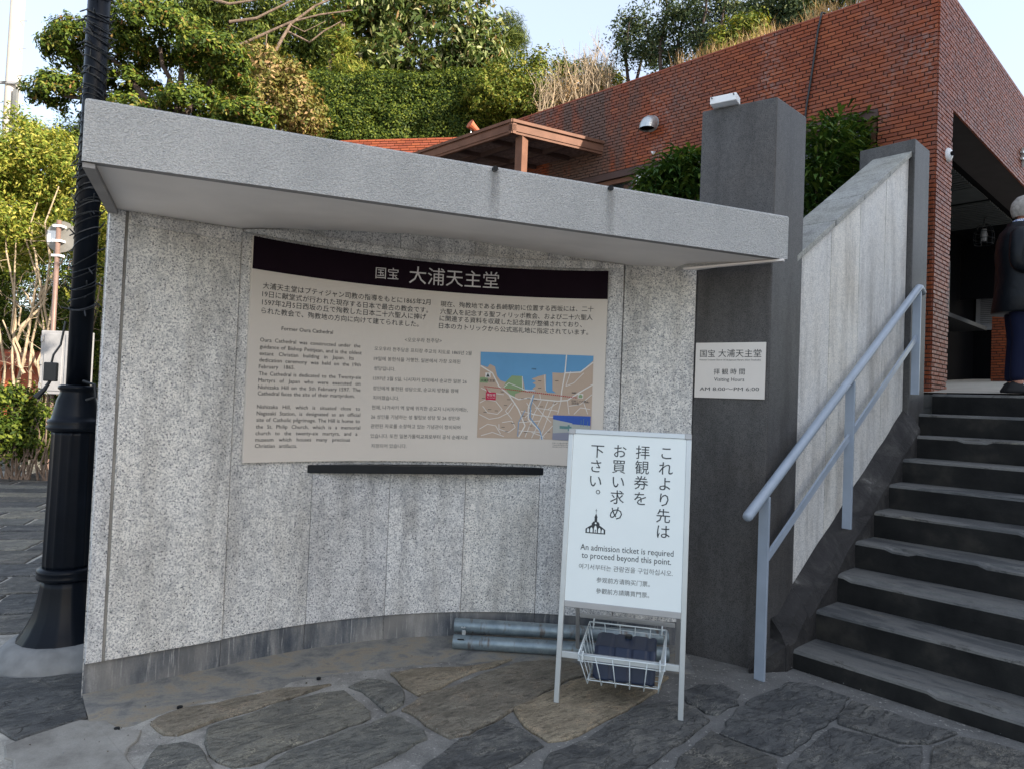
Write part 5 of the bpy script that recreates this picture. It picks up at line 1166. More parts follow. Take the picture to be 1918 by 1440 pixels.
base = V3(at_Y(345, 300, Yt)[0], Yt, 0); fork = at_Y(330, 235, Yt)
m = MB().tube(wob(base, fork, 6, .02), [.13, .13, .12, .12, .11, .1, .1], 10)
for x, y, r_ in [(340, 130, .07), (210, 110, .06), (120, 180, .05), (400, 140, .05), (450, 200, .04), (300, 90, .05), (250, 170, .05)]:
    e = at_Y(x, y, Yt+random.uniform(-.1, .3)); mid = (fork+e)/2+V3(0, 0, -.08); pts = wob(fork, mid, 3, .04)[:-1]+wob(mid, e, 3, .05); m.tube(pts, np.linspace(r_, r_*.5, len(pts)), 8)
m.build('trunk', M['bark_dark'], tr, smooth=True)

def conifer(name, label, pxs, Y, zbase, nleaf, L, asp, mat, rr, trunkpx=None, droop=.6, group=None):
    t = plant(name, label, 'tree', (at_Y(*pxs[0][:2], Y)[0], Y, zbase), group); ps = []
    for x, y, rx_, rz_ in pxs: ps.append(blob(at_Y(x, y, Y+random.uniform(-.5, .5)), (rx_, rx_*.8, rz_), nleaf//len(pxs), rr, 34, .3, -1, .4))
    P_, N_ = join(ps); leaf_mesh(P_, N_, L, asp, mat, 'foliage', t, tilt=.6, droop=droop)
    tx, ty = trunkpx or (pxs[0][0], pxs[0][1]); e = at_Y(tx, ty, Y); b_ = V3(e[0], Y, zbase)
    m = MB().tube(wob(b_, e, 6, .015), np.linspace(.13, .04, 7), 8)
    for x, y, rx_, rz_ in pxs: q = at_Y(x, y, Y); s_ = b_+(e-b_)*random.uniform(.4, .8); m.tube(wob(s_, q, 4, .05), np.linspace(.045, .012, 5), 6)
    m.build('trunk', M['bark_dark'], t); return t
conifer('conifer_tree', 'dark feathery conifer standing behind the cloud-pruned tree', [(430, 30, 1.3, .7), (540, 20, 1.2, .7), (600, 70, .9, .9), (500, 90, 1.1, .7), (560, 130, 1.2, .6), (380, 20, .9, .5), (480, 150, 1.2, .6), (620, 120, .7, .7), (420, 140, 1.2, .7), (560, 200, 1.5, .7)], 15.5, 1.5, 46000, .13, .30, M['lf_conifer'], .26)
conifer('conifer_tree', 'pale green conifer tip leaning out right of the broad-leaved tree', [(955, 55, .36, .42), (935, 110, .42, .3), (965, 75, .26, .26), (925, 150, .45, .3)], 14.5, 5.7, 6000, .17, .07, M['lf_conifer'], .18, (945, 60))
conifer('conifer_tree', 'small yellowish conifer in front of the broad-leaved tree beside the hedge', [(675, 105, .35, .3), (660, 135, .4, .25), (640, 80, .25, .3)], 13.0, 5.7, 5000, .15, .08, M['lf_yellow'], .16)
# broad-leaved tree
Yb = 13.6; bt = plant('broad_leaved_tree', 'large-leaved evergreen tree rising above the clipped hedge at top centre', 'tree', (at_Y(790, 200, Yb)[0], Yb, 5.7)); ps = []
for x, y, a_, b_ in [(790, 60, 1.25, .95), (700, 70, .9, .9), (880, 60, .9, .8), (800, 0, 1.2, .7), (850, 125, 1.0, .45), (720, 130, .8, .4), (740, 10, .9, .6), (890, 110, .7, .5), (680, 20, .7, .7)]: ps.append(blob(at_Y(x, y, Yb), (a_, .8, b_), 1700, .22, 24, .3, -1, .35))
P_, N_ = join(ps); leaf_mesh(P_, N_, .17, .33, M['lf_big'], 'foliage', bt, tilt=.7, droop=.7)
m = MB(); b0_ = V3(at_Y(770, 250, Yb)[0], Yb, 5.7)
for x, y in [(700, 30), (760, 0), (800, 20), (870, 50), (850, 110), (720, 100), (640, 120), (780, -40)]: m.tube(wob(b0_, at_Y(x, y, Yb+random.uniform(-.4, .4)), 6, .04), np.linspace(.07, .012, 7), 6)
m.build('trunk', M['bark'], bt)
# ivy-clad stem at centre-left
it = plant('ivy_clad_tree', 'slim ivy-clad trunk between the conifer and the broad-leaved tree', 'tree', (at_Y(625, 200, 13)[0], 13, 5.0)); ps = [blob(at_Y(x, y, 13), (.22, .22, .28), 420, .12, 30, .2) for x, y in ((640, 20), (635, 60), (628, 100), (660, 0), (612, 150), (650, 150), (625, 190))]
P_, N_ = join(ps); leaf_mesh(P_, N_, .08, .6, M['lf_pruned'], 'foliage', it); MB().tube([at_Y(605, 230, 13), at_Y(616, 130, 13), at_Y(640, 60, 13), at_Y(655, -60, 13)], [.07, .06, .05, .04], 8).build('trunk', M['bark'], it)
# golden shrub
gs = plant('golden_shrub', 'golden and reddish-leaved shrub right of the cloud-pruned tree', 'shrub', (at_Y(520, 250, 11)[0], 11, 2.5)); ps = [blob(at_Y(x, y, 11+random.uniform(-.2, .2)), (a_, .5, b_), 1700, .15, 36, .25, -1, .5) for x, y, a_, b_ in ((505, 130, .45, .35), (545, 170, .45, .38), (475, 190, .45, .35), (560, 215, .5, .3), (510, 235, .6, .3), (440, 235, .5, .3))]
P_, N_ = join(ps); leaf_mesh(P_, N_, .085, .45, M['lf_gold'], 'foliage', gs)
m = MB(); 
for x, y in ((505, 120), (545, 160), (470, 180), (560, 210)): m.tube(wob(V3(at_Y(510, 250, 11)[0], 11, 2.5), at_Y(x, y, 11), 4, .04), np.linspace(.04, .01, 5), 6)
m.build('stems', M['bark'], gs)
# bare branches crossing in front of the conifer
br = plant('bare_branched_tree', 'bare pinkish branches reaching out in front of the dark conifer', 'tree', tuple(at_Y(480, 140, 12.2)))
m = MB()
for pts, r_ in [([(478, 142), (508, 110), (530, 70), (545, 45), (590, 12), (640, -10)], .035), ([(450, 85), (500, 62), (545, 42), (600, 28), (660, 20)], .028), ([(545, 48), (570, 60), (610, 40)], .012), ([(500, 62), (498, 85), (505, 100)], .01)]:
    m.tube([at_Y(x, y, 12.2) for x, y in pts], np.linspace(r_, r_*.45, len(pts)), 7)
for pts, r_ in [([(380, -5), (430, 8), (470, 2), (520, -10)], .03), ([(430, 42), (480, 35), (520, 15), (560, -5)], .03), ([(540, 60), (580, 80), (605, 60), (640, 40)], .02)]: m.tube([at_Y(x, y, 12.6) for x, y in pts], np.linspace(r_, r_*.5, len(pts)), 7)
m.build('branches', M['bark'], br)
# clipped hedge
hd = plant('clipped_hedge', 'long dark green clipped hedge standing on top of the brick parapet', 'hedge', tuple(W1+V3(-1.5, 1.2, 5.8)))
def hedge_pts(px0, px1, ytop, ybot, Y, n, thick=.5, sc_=.10):
    A = []; NN = []
    for _ in range(n//30):
        x = random.uniform(px0, px1); f_ = random.random(); yt_ = ytop(x); y = yt_+(ybot-yt_)*f_; dY = 0
        top_ = random.random() < .22
        if top_: y = yt_; dY = random.uniform(0, .9)
        c = at_Y(x, y, Y+dY+.10*noise.noise(Vector((x*.02, y*.02, 1)))*2); nn_ = V3(0, -.3, 1) if top_ else V3(0, -1, .25)
        o_ = rng.normal(0, 1, (30, 3)); o_ /= np.linalg.norm(o_, axis=1)[:, None]; A.append(c+o_*sc_*rng.random((30, 1))**.5*V3(1.2, .9, 1)); NN.append(np.tile(nn_, (30, 1))+o_*.6)
    return np.concatenate(A), np.concatenate(NN)
Yh = 12.1
P_, N_ = hedge_pts(560, 935, lambda x: 142+3*math.sin(x*.05)+(-(x-800)*.06 if x > 800 else 0), 262, Yh, 42000)
leaf_mesh(P_, N_, .052, .55, M['lf_hedge'], 'foliage', hd, tilt=.5)
a, b = at_Y(560, 160, Yh+.35), at_Y(940, 150, Yh+.35); MB().box8([V3(a[0], Yh+.3, 5.7), V3(b[0], Yh+.3, 5.7), V3(b[0], Yh+1.1, 5.7), V3(a[0], Yh+1.1, 5.7), V3(a[0], Yh+.3, a[2]-.05), V3(b[0], Yh+.3, b[2]-.05), V3(b[0], Yh+1.1, a[2]-.05), V3(a[0], Yh+1.1, a[2]-.05)]).build('inner_twigs', M['lf_hedge'], hd)
h2 = plant('rounded_hedge', 'rounded brighter green hedge right of the dark clipped hedge', 'hedge', tuple(at_Y(1020, 180, 12.3)))
ps = [blob(at_Y(x, y, 12.0+dy), (a_, .7, b_), n_, .14, 34, .14, -1, .6) for x, y, a_, b_, dy, n_ in ((950, 175, .55, .55, 0, 5200), (1010, 160, .62, .62, .3, 6000), (1075, 165, .55, .52, .5, 5200), (1130, 165, .42, .32, .5, 3400), (985, 205, .6, .4, -.2, 4200), (910, 190, .45, .4, 0, 3200), (1060, 205, .7, .4, .2, 3600))]
P_, N_ = join(ps); leaf_mesh(P_, N_, .062, .5, M['lf_lime'], 'foliage', h2, tilt=.45)
MB().lathe(at_Y(1010, 215, 12.5), [(.6, -.6), (.5, 0), (.35, .3), (.1, .45)], 12).build('inner_twigs', M['bark_dark'], h2)
# dry shrub
ds = plant('dry_shrub', 'leafless straw-coloured shrub in front of the rounded hedge above the brick wall', 'shrub', tuple(at_Y(1090, 200, 11.4))); m = MB()
for k in range(130):
    x = random.uniform(1010, 1150); b_ = at_Y(x, 215-(x-1010)*.28, 11.2+random.uniform(-.1, .4)); h_ = random.uniform(.3, .85)*(1.25 if 1080 < x < 1130 else .9); d = V3(random.uniform(-.35, .35), random.uniform(-.3, .1), 1); e = b_+d*h_
    q = wob(b_, e, 4, .08); m.tube(q, [.009, .007, .006, .004, .002], 3, cap=False)
    for _ in range(4): s_ = q[random.randint(1, 3)]; m.tube([s_, s_+V3(random.uniform(-.2, .2), random.uniform(-.1, .1), random.uniform(.08, .3))], [.004, .001], 3, cap=False)
m.build('stems', M['bark_pale'], ds)
P_, N_ = join([blob(at_Y(x, y, 11.4), (.35, .3, .3), 400, .2, 20, .3) for x, y in ((1060, 180), (1090, 165), (1120, 165), (1040, 200))]); leaf_mesh(P_, N_, .06, .35, M['dry'], 'dead_leaves', ds)
# slim trees along the terrace on the right
def slim(label, stems, crowns, Y, mat, n, L=.065, per=16, bark='bark_dark'):
    t = plant('slim_tree', label, 'tree', tuple(at_Y(*stems[0][0], Y)*V3(1, 1, 0)+UP*tz), 'slim evergreen trees along the roof terrace'); m = MB()
    for st in stems: m.tube([at_Y(x, y, Y) for x, y in st], np.linspace(.032, .012, len(st)), 6)
    ends = [at_Y(x, y, Y) for st in stems for x, y in st[1:]]
    for x, y, a_, b_ in crowns:
        for _ in range(4): e = at_Y(x, y, Y)+V3(random.uniform(-a_, a_), random.uniform(-.2, .2), random.uniform(-b_, b_))*.7; s_ = min(ends, key=lambda q: np.linalg.norm(q-e)); m.tube(wob(s_, e, 3, .06), [.012, .009, .006, .003], 4, cap=False)
    m.build('trunk', M[bark], t)
    ps = [blob(at_Y(x, y, Y+random.uniform(-.2, .2)), (a_, a_*.8, b_), n//len(crowns), .13, per, .4, -1, .3) for x, y, a_, b_ in crowns]; P_, N_ = join(ps); leaf_mesh(P_, N_, L, .42, M[mat], 'foliage', t, tilt=.7); return t
slim('slim tree with a rounded crown nearest the rounded hedge, left of the row', [[(1178, 165), (1172, 110), (1176, 60), (1180, 35)], [(1190, 160), (1205, 100), (1215, 60)]], [(1170, 70, .34, .3), (1190, 40, .36, .26), (1215, 75, .34, .34), (1185, 100, .34, .26), (1225, 110, .26, .26)], 11.5, 'lf_blue', 4200)
slim('slim airy tree second from the left in the terrace row', [[(1238, 150), (1236, 90), (1245, 40), (1250, 0)], [(1262, 140), (1270, 80), (1280, 20)]], [(1240, 60, .3, .34), (1265, 20, .36, .34), (1285, 70, .34, .34), (1255, 105, .3, .26), (1295, 20, .3, .3)], 10.9, 'lf_blue', 4200)
slim('slim airy tree in the middle of the terrace row, behind the small leafy shrub', [[(1312, 125), (1312, 70), (1322, 20), (1325, -30)], [(1345, 110), (1350, 50), (1360, -10)]], [(1320, 30, .34, .38), (1350, 10, .34, .34), (1310, 80, .26, .3), (1375, 30, .32, .36), (1340, 70, .3, .26)], 10.3, 'lf_blue', 4400)
slim('dark dense tree second from the right in the terrace row', [[(1440, 75), (1432, 30), (1436, -20)], [(1455, 70), (1462, 20), (1470, -20)]], [(1430, 10, .4, .34), (1465, 5, .38, .34), (1410, 25, .34, .3), (1450, 45, .34, .2), (1490, 20, .34, .26)], 9.6, 'lf_blue', 5200)
slim('dark dense tree at the right end of the terrace row, above the dry grass', [[(1530, 40), (1540, 0), (1545, -30)], [(1565, 30), (1560, -20)]], [(1520, 5, .36, .26), (1550, -5, .4, .26), (1590, -8, .4, .24), (1500, 30, .26, .2)], 9.2, 'lf_blue', 4200)
ss = plant('small_shrub', 'small rounded leafy shrub on the brick wall top, right of centre', 'shrub', tuple(at_Y(1385, 95, 8.6)))
P_, N_ = join([blob(at_Y(x, y, 8.6), (a_, .3, b_), 1700, .1, 30, .25, -1, .4) for x, y, a_, b_ in ((1380, 70, .3, .24), (1355, 90, .24, .2), (1405, 60, .22, .2), (1340, 108, .14, .1))]); leaf_mesh(P_, N_, .06, .42, M['lf_lime'], 'foliage', ss)
m = MB()
for _ in range(12): m.tube(wob(at_Y(1378, 104, 8.6), at_Y(random.uniform(1345, 1420), random.uniform(45, 95), 8.6), 3, .05), [.01, .008, .006, .003], 4)
m.build('stems', M['bark'], ss)
# grasses on the wall top
def grass(u0, u1, n, h0, h1, name, label, mat, L):
    P_ = []; N_ = []; m = MB(); V_ = []; F_ = []; C_ = []
    for _ in range(n):
        u = random.uniform(u0, u1); b_ = BC+dB*u-nB*random.uniform(.12, .55)+UP*(tz+.0); h_ = random.uniform(h0, h1)*(.5+.5*noise.noise(Vector((u*3, 0, 0)))+.4); l = V3(random.uniform(-.4, .4), random.uniform(-.4, .4), 1); w_ = .004; k = len(V_)
        s_ = V3(random.uniform(-1, 1), random.uniform(-1, 1), 0); s_ /= np.linalg.norm(s_); e = b_+l*h_+V3(random.uniform(-.1, .1), random.uniform(-.1, .1), 0)*h_*2
        V_ += [tuple(b_-s_*w_), tuple(b_+s_*w_), tuple((b_+l*h_*.6)+s_*w_*.7), tuple((b_+l*h_*.6)-s_*w_*.7), tuple(e)]; F_ += [(k, k+1, k+2, k+3), (k+3, k+2, k+4)]; C_ += [random.random()]*5
    me = bpy.data.meshes.new(name); me.from_pydata(V_, [], F_); a = me.attributes.new('lc', 'FLOAT', 'POINT'); a.data.foreach_set('value', C_); o = link(name, me, mat, None, 'stuff'); tag(o, label, 'grass'); return o
grass(.1, 3.0, 5200, .12, .42, 'dry_grass', 'fringe of dry straw-coloured grass along the top of the brick wall at upper right', M['dry'], .2)
grass(2.6, 6.5, 3200, .06, .2, 'low_ground_cover', 'low green and brown ground cover along the brick wall top at centre', M['lf_gold'], .2)

# bamboo shrubs
def bamboo(label, canes, Y, n, stake=None, zb_=2.6, splane=None):
    where = (lambda x, y, d=0: on_plane(x, y, S(0, splane+d), -dL)) if splane else (lambda x, y, d=0: at_Y(x, y, Y+d))
    t = plant('bamboo_shrub', label, 'bamboo', tuple(at_Y(*canes[len(canes)//2][:2], Y)*V3(1, 1, 0)+UP*zb_), 'bamboo shrubs planted between the walls'); m = MB(); PP = []; TT_ = []
    for x, y, r_ in canes:
        e = where(x, y, random.uniform(-.2, .0)); b_ = V3(e[0]+random.uniform(-.1, .1), e[1]+random.uniform(-.1, .1), zb_); m.tube(wob(b_, e, 6, .01), np.linspace(.008, .003, 7), 5)
        L_ = e[2]-zb_
        for _ in range(n):
            f_ = random.random()**.55; c = b_+(e-b_)*f_; az = random.uniform(0, 6.283); d = V3(math.cos(az), math.sin(az), random.uniform(-.25, .75)); d /= np.linalg.norm(d); PP.append(c+V3(math.cos(az), math.sin(az), .1)*random.uniform(.02, r_)); TT_.append(d)
    m.build('canes', M['bark'], t)
    PP = np.array(PP); TT_ = np.array(TT_); k = len(PP); Ls = rng.uniform(.11, .23, k)[:, None]; B = np.cross(TT_, V3(0, 0, 1)); B /= np.linalg.norm(B, axis=1)[:, None]+1e-9; W = Ls*.095
    v = np.empty((k, 6, 3)); up_n = np.cross(B, TT_); mid = PP+TT_*Ls*.45+V3(0, 0, .012); tip = PP+TT_*Ls*.92-V3(0, 0, 1)*Ls*.28
    v[:, 0] = PP-B*W*.3; v[:, 1] = PP+B*W*.3; v[:, 2] = mid+B*W; v[:, 3] = mid-B*W; v[:, 4] = tip; v[:, 5] = mid-V3(0, 0, .004)
    me = bpy.data.meshes.new('leaves'); f = []
    for i in range(k): b = 6*i; f += [(b, b+1, b+5), (b+1, b+2, b+5), (b+2, b+4, b+5), (b+4, b+3, b+5), (b+3, b, b+5)]
    me.from_pydata(v.reshape(-1, 3).tolist(), [], f); a = me.attributes.new('lc', 'FLOAT', 'POINT'); a.data.foreach_set('value', np.repeat(rng.random(k), 6)); me.update(); link('foliage', me, M['lf_bamboo'], t)
    if stake: p = where(stake[0], stake[1]); MB().tube([p, V3(p[0], p[1], zb_)], .009, 6).build('stake', M['bark_pale'], t)
    return t
bamboo('bamboo shrub showing between the canopy top and the left side of the tall pillar', [(x, y, .14) for x, y in [(1215, 345), (1228, 320), (1240, 322), (1252, 300), (1262, 305), (1275, 296), (1285, 290), (1296, 284), (1304, 300), (1235, 340), (1270, 320), (1290, 310), (1312, 300), (1320, 290)]], 6.5, 300, None, 2.7)
bamboo('bamboo shrub with a cane stake filling the gap between tall pillar and sloping side wall', [(x, y, .16) for x, y in [(1530, 250), (1545, 235), (1560, 225), (1572, 215), (1585, 222), (1598, 235), (1612, 205), (1618, 225), (1632, 240), (1645, 225), (1660, 235), (1555, 260), (1580, 250), (1605, 255), (1630, 260), (1540, 290), (1570, 290), (1600, 290), (1690, 222), (1675, 240), (1530, 330), (1555, 340)]], 5.9, 380, (1571, 228), 2.2, -2.78)
# tall pale-stemmed shrub at the left
Yl = 13.9; SL = 1.5
lb = plant('yellow_green_shrub', 'tall sunlit yellow-green shrub with pale stems at the left edge behind the lamp post', 'shrub', (at_Y(60, 700, Yl)[0], Yl, 0))
ps = [blob(at_Y(x, y, Yl+random.uniform(-.2, .9)), (a_*SL, .8, b_*SL), int(n_*2.0), .22, 30, .25, -1, .4) for x, y, a_, b_, n_ in ((20, 290, .5, .35, 2400), (90, 280, .45, .3, 2200), (150, 320, .4, .4, 2200), (40, 350, .6, .35, 2600), (110, 370, .5, .35, 2400), (20, 420, .5, .3, 1800), (180, 400, .35, .4, 1600), (-40, 340, .4, .5, 1200), (150, 440, .35, .3, 1100), (60, 450, .5, .25, 1100), (185, 520, .25, .5, 700), (60, 240, .25, .14, 500), (10, 480, .4, .2, 600))]
P_, N_ = join(ps); leaf_mesh(P_, N_, .10, .36, M['lf_yellow'], 'foliage', lb, tilt=.6)
m = MB()
for (a, b) in [((30, 800), (10, 400)), ((35, 800), (70, 380)), ((60, 800), (110, 350)), ((40, 780), (95, 470)), ((70, 820), (130, 430)), ((20, 790), (30, 450)), ((90, 800), (75, 560)), ((75, 560), (60, 430)), ((75, 560), (120, 480)), ((35, 620), (90, 560)), ((100, 840), (185, 560)), ((150, 700), (190, 520)), ((10, 830), (-20, 400)), ((45, 700), (5, 600)), ((80, 700), (20, 560)), ((30, 640), (100, 520)), ((100, 640), (40, 540))]:
    m.tube(wob(at_Y(*a, Yl+random.uniform(-.2, .2)), at_Y(*b, Yl+random.uniform(-.2, .2)), 6, .04), np.linspace(.034, .012, 7), 6)
for _ in range(160):
    x = random.uniform(0, 190); y = random.uniform(420, 760); a = at_Y(x, y, Yl+random.uniform(-.2, .5)); m.tube(wob(a, a+V3(random.uniform(-.5, .5), random.uniform(-.2, .2), random.uniform(-.1, .5)), 3, .08), [.006, .005, .004, .002], 3, cap=False)
m.build('stems', M['bark_pale'], lb)
for k, (label, pts, Y_, mat) in enumerate([('low dark shrub at the lower left below the red shed', [(10, 740, .4, .2), (60, 780, .4, .22), (0, 800, .5, .25), (60, 820, .4, .2), (30, 845, .5, .15)], 11.2, 'lf_hedge'), ('dark leafy shrub between the lamp post and the wall end', [(150, 600, .6, .7), (190, 480, .6, .6), (185, 700, .6, .7), (120, 760, .6, .5), (215, 420, .7, .4)], 15.0, 'lf_hedge'), ('dense green shrub mass low behind the cloud-pruned tree', [(150, 260, .9, .5), (250, 240, 1.0, .4), (90, 420, 1.4, 1.2), (200, 330, 1.1, 1.0), (20, 480, 1.4, 1.1), (-40, 560, 1.2, 1.1), (60, 620, 1.4, 1.1), (140, 560, 1.2, 1.1), (20, 740, 1.4, 1.1), (130, 760, 1.4, 1.0), (200, 640, 1.0, 1.4), (0, 330, 1.2, .8), (180, 440, 1.0, 1.0)], 17.5, 'lf_hedge')]):
    t = plant('leafy_shrub', label, 'shrub', (at_Y(pts[0][0], 800, Y_)[0], Y_, 0)); P_, N_ = join([blob(at_Y(x, y, Y_+random.uniform(-.3, .3)), (a_, .6, b_), int(9000*a_*b_+900), .2, 30, .25, -1, .3) for x, y, a_, b_ in pts]); leaf_mesh(P_, N_, .08, .45, M[mat], 'foliage', t)
    m = MB()
    for x, y, a_, b_ in pts:
        for _ in range(5): e = at_Y(x, y, Y_); m.tube(wob(V3(e[0]+random.uniform(-.3, .3), Y_, 0), e+V3(random.uniform(-.3, .3), 0, 0), 4, .04), [.02, .018, .014, .01, .006], 5)
    m.build('stems', M['bark'], t)
MB().box8([V3(-16, 13.3, -.05), V3(-4.2, 13.7, -.05), V3(-4.2, 24, -.05), V3(-16, 24, -.05), V3(-16, 13.3, .10), V3(-4.2, 13.7, .10), V3(-4.2, 24, .3), V3(-16, 24, .3)]).build('planting_bed', M['soil'], None, 'structure')

#@@PERSON
pf = on_plane(1904, 735, S(7.33, 0), dR); PO = V3(pf[0], pf[1], 1.848)
pers = thing('person', 'grey-haired person in a black leather coat, navy trousers and black trainers at the stair head', 'person', tuple(PO))
fx = V3(.90, -.43, 0); fx /= np.linalg.norm(fx); fy = V3(-fx[1], fx[0], 0)     # fx: facing direction, fy: to the person's left (away from the camera)
def pp_(x, y, z): return PO+fx*x+fy*y+UP*z
def skin(name, verts, edges, radii, mat, parent, lv=2, root=0):
    me = bpy.data.meshes.new(name); me.from_pydata([tuple(v) for v in verts], edges, []); o = link(name, me, None, None)
    sm = o.modifiers.new('s', 'SKIN'); 
    for i, r_ in enumerate(radii): me.skin_vertices[0].data[i].radius = (r_, r_) if not hasattr(r_, '__len__') else r_
    me.skin_vertices[0].data[root].use_root = True; ss_ = o.modifiers.new('d', 'SUBSURF'); ss_.levels = lv; ss_.render_levels = lv
    dg = bpy.context.evaluated_depsgraph_get(); m2 = bpy.data.meshes.new_from_object(o.evaluated_get(dg)); bpy.data.objects.remove(o)
    return link(name, m2, mat, parent, smooth=True)
V_ = [pp_(0, 0, .92), pp_(-.01, 0, 1.10), pp_(-.02, 0, 1.30), pp_(-.02, 0, 1.42), pp_(.01, 0, 1.50), pp_(.03, 0, 1.56)]; R_b = [.11, .105, .105, .075, .05, .052]; E_ = [(0, 1), (1, 2), (2, 3), (3, 4), (4, 5)]
for sg in (-1, 1):
    b = len(V_); V_ += [pp_(0, sg*.095, .84), pp_(.01, sg*.10, .47), pp_(-.02, sg*.10, .10), pp_(.05, sg*.10, .04), pp_(.15, sg*.105, .03)]; R_b += [.085, .062, .042, .04, .032]; E_ += [(0, b), (b, b+1), (b+1, b+2), (b+2, b+3), (b+3, b+4)]
    b = len(V_); V_ += [pp_(-.02, sg*.17, 1.35), pp_(-.06, sg*.24, 1.10), pp_(.16, sg*.17, 1.06), pp_(.22, sg*.14, 1.07)]; R_b += [.042, .036, .030, .028]; E_ += [(3, b), (b, b+1), (b+1, b+2), (b+2, b+3)]
    h0 = b+3
    for k in range(4):
        q = len(V_); yo = sg*.14+(k-1.5)*.02; V_ += [pp_(.265, yo, 1.075), pp_(.30+.004*k, yo, 1.062), pp_(.31, yo, 1.038)]; R_b += [.0095, .0085, .0075]; E_ += [(h0, q), (q, q+1), (q+1, q+2)]
    q = len(V_); V_ += [pp_(.245, sg*.10, 1.085), pp_(.275, sg*.085, 1.085)]; R_b += [.0105, .009]; E_ += [(h0, q), (q, q+1)]
body = skin('body', V_, E_, R_b, M['skin'], pers)
def loft(rings, n_=28, fold=0):
    m = MB()
    for (x, y, z, rx_, ry_) in rings:
        for k in range(n_):
            a = 2*math.pi*k/n_; w = 1+fold*noise.noise(Vector((math.cos(a)*2, math.sin(a)*2, z*6))); m.v.append(tuple(pp_(x+rx_*w*math.cos(a), y+ry_*w*math.sin(a), z)))
    for i in range(len(rings)-1):
        for k in range(n_): m.f.append((i*n_+k, i*n_+(k+1) % n_, (i+1)*n_+(k+1) % n_, (i+1)*n_+k)); m.m.append(0)
    return m
m = loft([(-.01, 0, .70, .185, .235), (-.01, 0, .71, .19, .24), (-.01, 0, .85, .175, .235), (-.01, 0, 1.0, .16, .22), (-.015, 0, 1.12, .155, .215), (-.02, 0, 1.25, .16, .225), (-.02, 0, 1.36, .15, .225), (-.02, 0, 1.42, .13, .19), (-.015, 0, 1.455, .105, .13), (-.01, 0, 1.485, .088, .096), (-.01, 0, 1.505, .08, .086)], 36, .06)
m.f.append(tuple(range(36))[::-1]); m.m.append(0); m.build('coat', M['leather'], pers, smooth=True)
for sg in (-1, 1):
    skin('sleeve', [pp_(-.02, sg*.15, 1.38), pp_(-.03, sg*.20, 1.36), pp_(-.06, sg*.245, 1.22), pp_(-.07, sg*.25, 1.09), pp_(.06, sg*.21, 1.06), pp_(.18, sg*.165, 1.065)], [(i, i+1) for i in range(5)], [.085, .086, .072, .064, .056, .050], M['leather'], pers)
    skin('trouser_leg', [pp_(0, sg*.07, .90), pp_(0, sg*.10, .74), pp_(.01, sg*.10, .48), pp_(-.015, sg*.10, .25), pp_(-.02, sg*.10, .09)], [(i, i+1) for i in range(4)], [.10, .10, .075, .062, .06], M['denim'], pers)
    m = MB(); n_ = 20
    for (z, k) in ((0, 1.0), (.025, 1.04), (.055, .92), (.085, .6), (.10, .42)):
        for q in range(n_):
            a = 2*math.pi*q/n_; x = .045+.145*math.cos(a)*k*(1 if z < .06 else .8)-(.05 if z > .06 else 0); m.v.append(tuple(pp_(x, sg*.10+.047*math.sin(a)*k**.5, z)))
    for i in range(4):
        for q in range(n_): m.f.append((i*n_+q, i*n_+(q+1) % n_, (i+1)*n_+(q+1) % n_, (i+1)*n_+q)); m.m.append(0)
    m.f += [tuple(range(n_))[::-1], tuple(4*n_+q for q in range(n_))]; m.m += [0, 0]; sh = m.build('shoe', M['shoe'], pers, smooth=True)
    m = MB()
    for k in range(5): x = .05+k*.022; z = .094-k*.009; m.tube([pp_(x, sg*.10-.028, z-.014), pp_(x+.01, sg*.10, z+.004), pp_(x, sg*.10+.028, z-.014)], .004, 5)
    m.tube([pp_(.04, sg*.10-.03, .10), pp_(.02, sg*.10-.05, .075)], .004, 5); o = m.build('laces', M['white_paint']); o.parent = sh
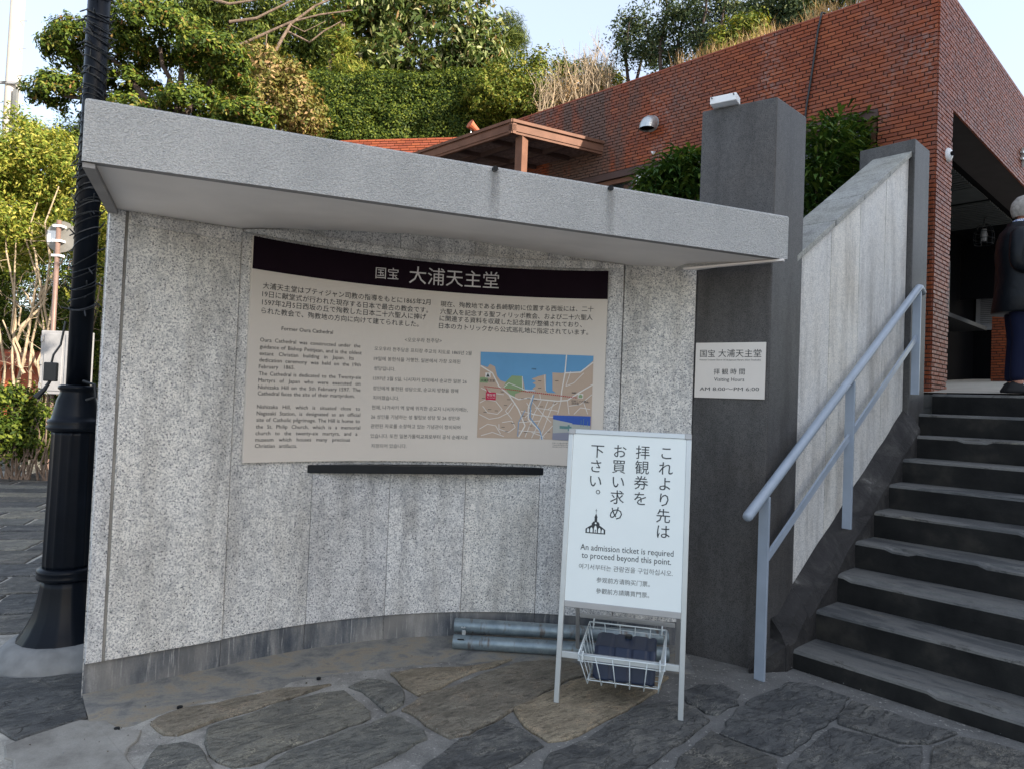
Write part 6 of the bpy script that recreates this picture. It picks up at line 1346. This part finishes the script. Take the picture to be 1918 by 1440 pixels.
# head
HC = pp_(.035, 0, 1.625); bm = bmesh.new(); bmesh.ops.create_uvsphere(bm, u_segments=32, v_segments=24, radius=1)
for v_ in bm.verts:
    x, y, z = v_.co; sx1 = .098; sy1 = .076; sz1 = .118
    if z < 0: sx1 *= 1-.18*(-z); sy1 *= 1-.28*(-z)
    if x < 0 and z < -.2: sx1 *= .88
    px_ = x*sx1; 
    if x > .8 and abs(y) < .25 and -.25 < z < .12: px_ += .022*(1-abs(z+.08)/.25)*(1-abs(y)/.25)      # nose
    if x > .75 and abs(abs(y)-.38) < .16 and abs(z-.06) < .1: px_ -= .006                                   # eye sockets
    if x > .8 and abs(y) < .35 and abs(z+.42) < .05: px_ -= .004
    w = HC+fx*px_+fy*y*sy1+UP*z*sz1; v_.co = Vector(w)
me = bpy.data.meshes.new('head'); bm.to_mesh(me); bm.free(); link('head', me, M['skin'], pers, smooth=True)
bm = bmesh.new(); bmesh.ops.create_uvsphere(bm, u_segments=36, v_segments=26, radius=1)
kill = [v_ for v_ in bm.verts if (v_.co.x > .35 and v_.co.z < .62) or (v_.co.x > -.05 and v_.co.z < .02) or v_.co.z < -.62]
bmesh.ops.delete(bm, geom=kill, context='VERTS')
for v_ in bm.verts:
    x, y, z = v_.co; s_ = 1+.03*noise.noise(v_.co*5); k = 1-.15*max(0, -z); w = HC+fx*(x*.107*s_-.002)+fy*y*.085*s_*k+UP*(z*.126*s_+.002); v_.co = Vector(w)
me = bpy.data.meshes.new('hair'); bm.to_mesh(me); bm.free(); link('hair', me, M['hair'], pers, smooth=True)
for sg in (-1, 1):
    e = HC+fx*.005+fy*sg*.075-UP*.008; MB().tube([e+UP*.03, e+fx*-.012+UP*.022+fy*sg*.01, e-fx*.014+fy*sg*.012, e-UP*.022+fy*sg*.006, e-UP*.03+fx*.006], [.006, .010, .010, .008, .005], 8).build('ear', M['skin'], pers, smooth=True)
    e = HC+fx*.088+fy*sg*.03+UP*.01; MB().lathe(e, [(.001, -.010), (.008, -.006), (.011, 0), (.008, .006), (.001, .010)], 10).build('eye', M['white_paint'], pers, smooth=True)
MB().tube([HC+fx*.086+fy*-.022-UP*.052, HC+fx*.092-UP*.050, HC+fx*.086+fy*.022-UP*.052], .004, 6).build('mouth', M['terracotta'], pers)
loft([(.0, 0, 1.44, .085, .10), (.0, 0, 1.49, .072, .078), (.012, 0, 1.525, .066, .068), (.012, 0, 1.53, .060, .062)], 24).build('collar', M['gingham'], pers, smooth=True)
loft([(-.01, 0, 1.43, .105, .125), (-.012, 0, 1.475, .092, .10), (-.012, 0, 1.48, .086, .094)], 24).build('coat_collar', M['leather'], pers, smooth=True)
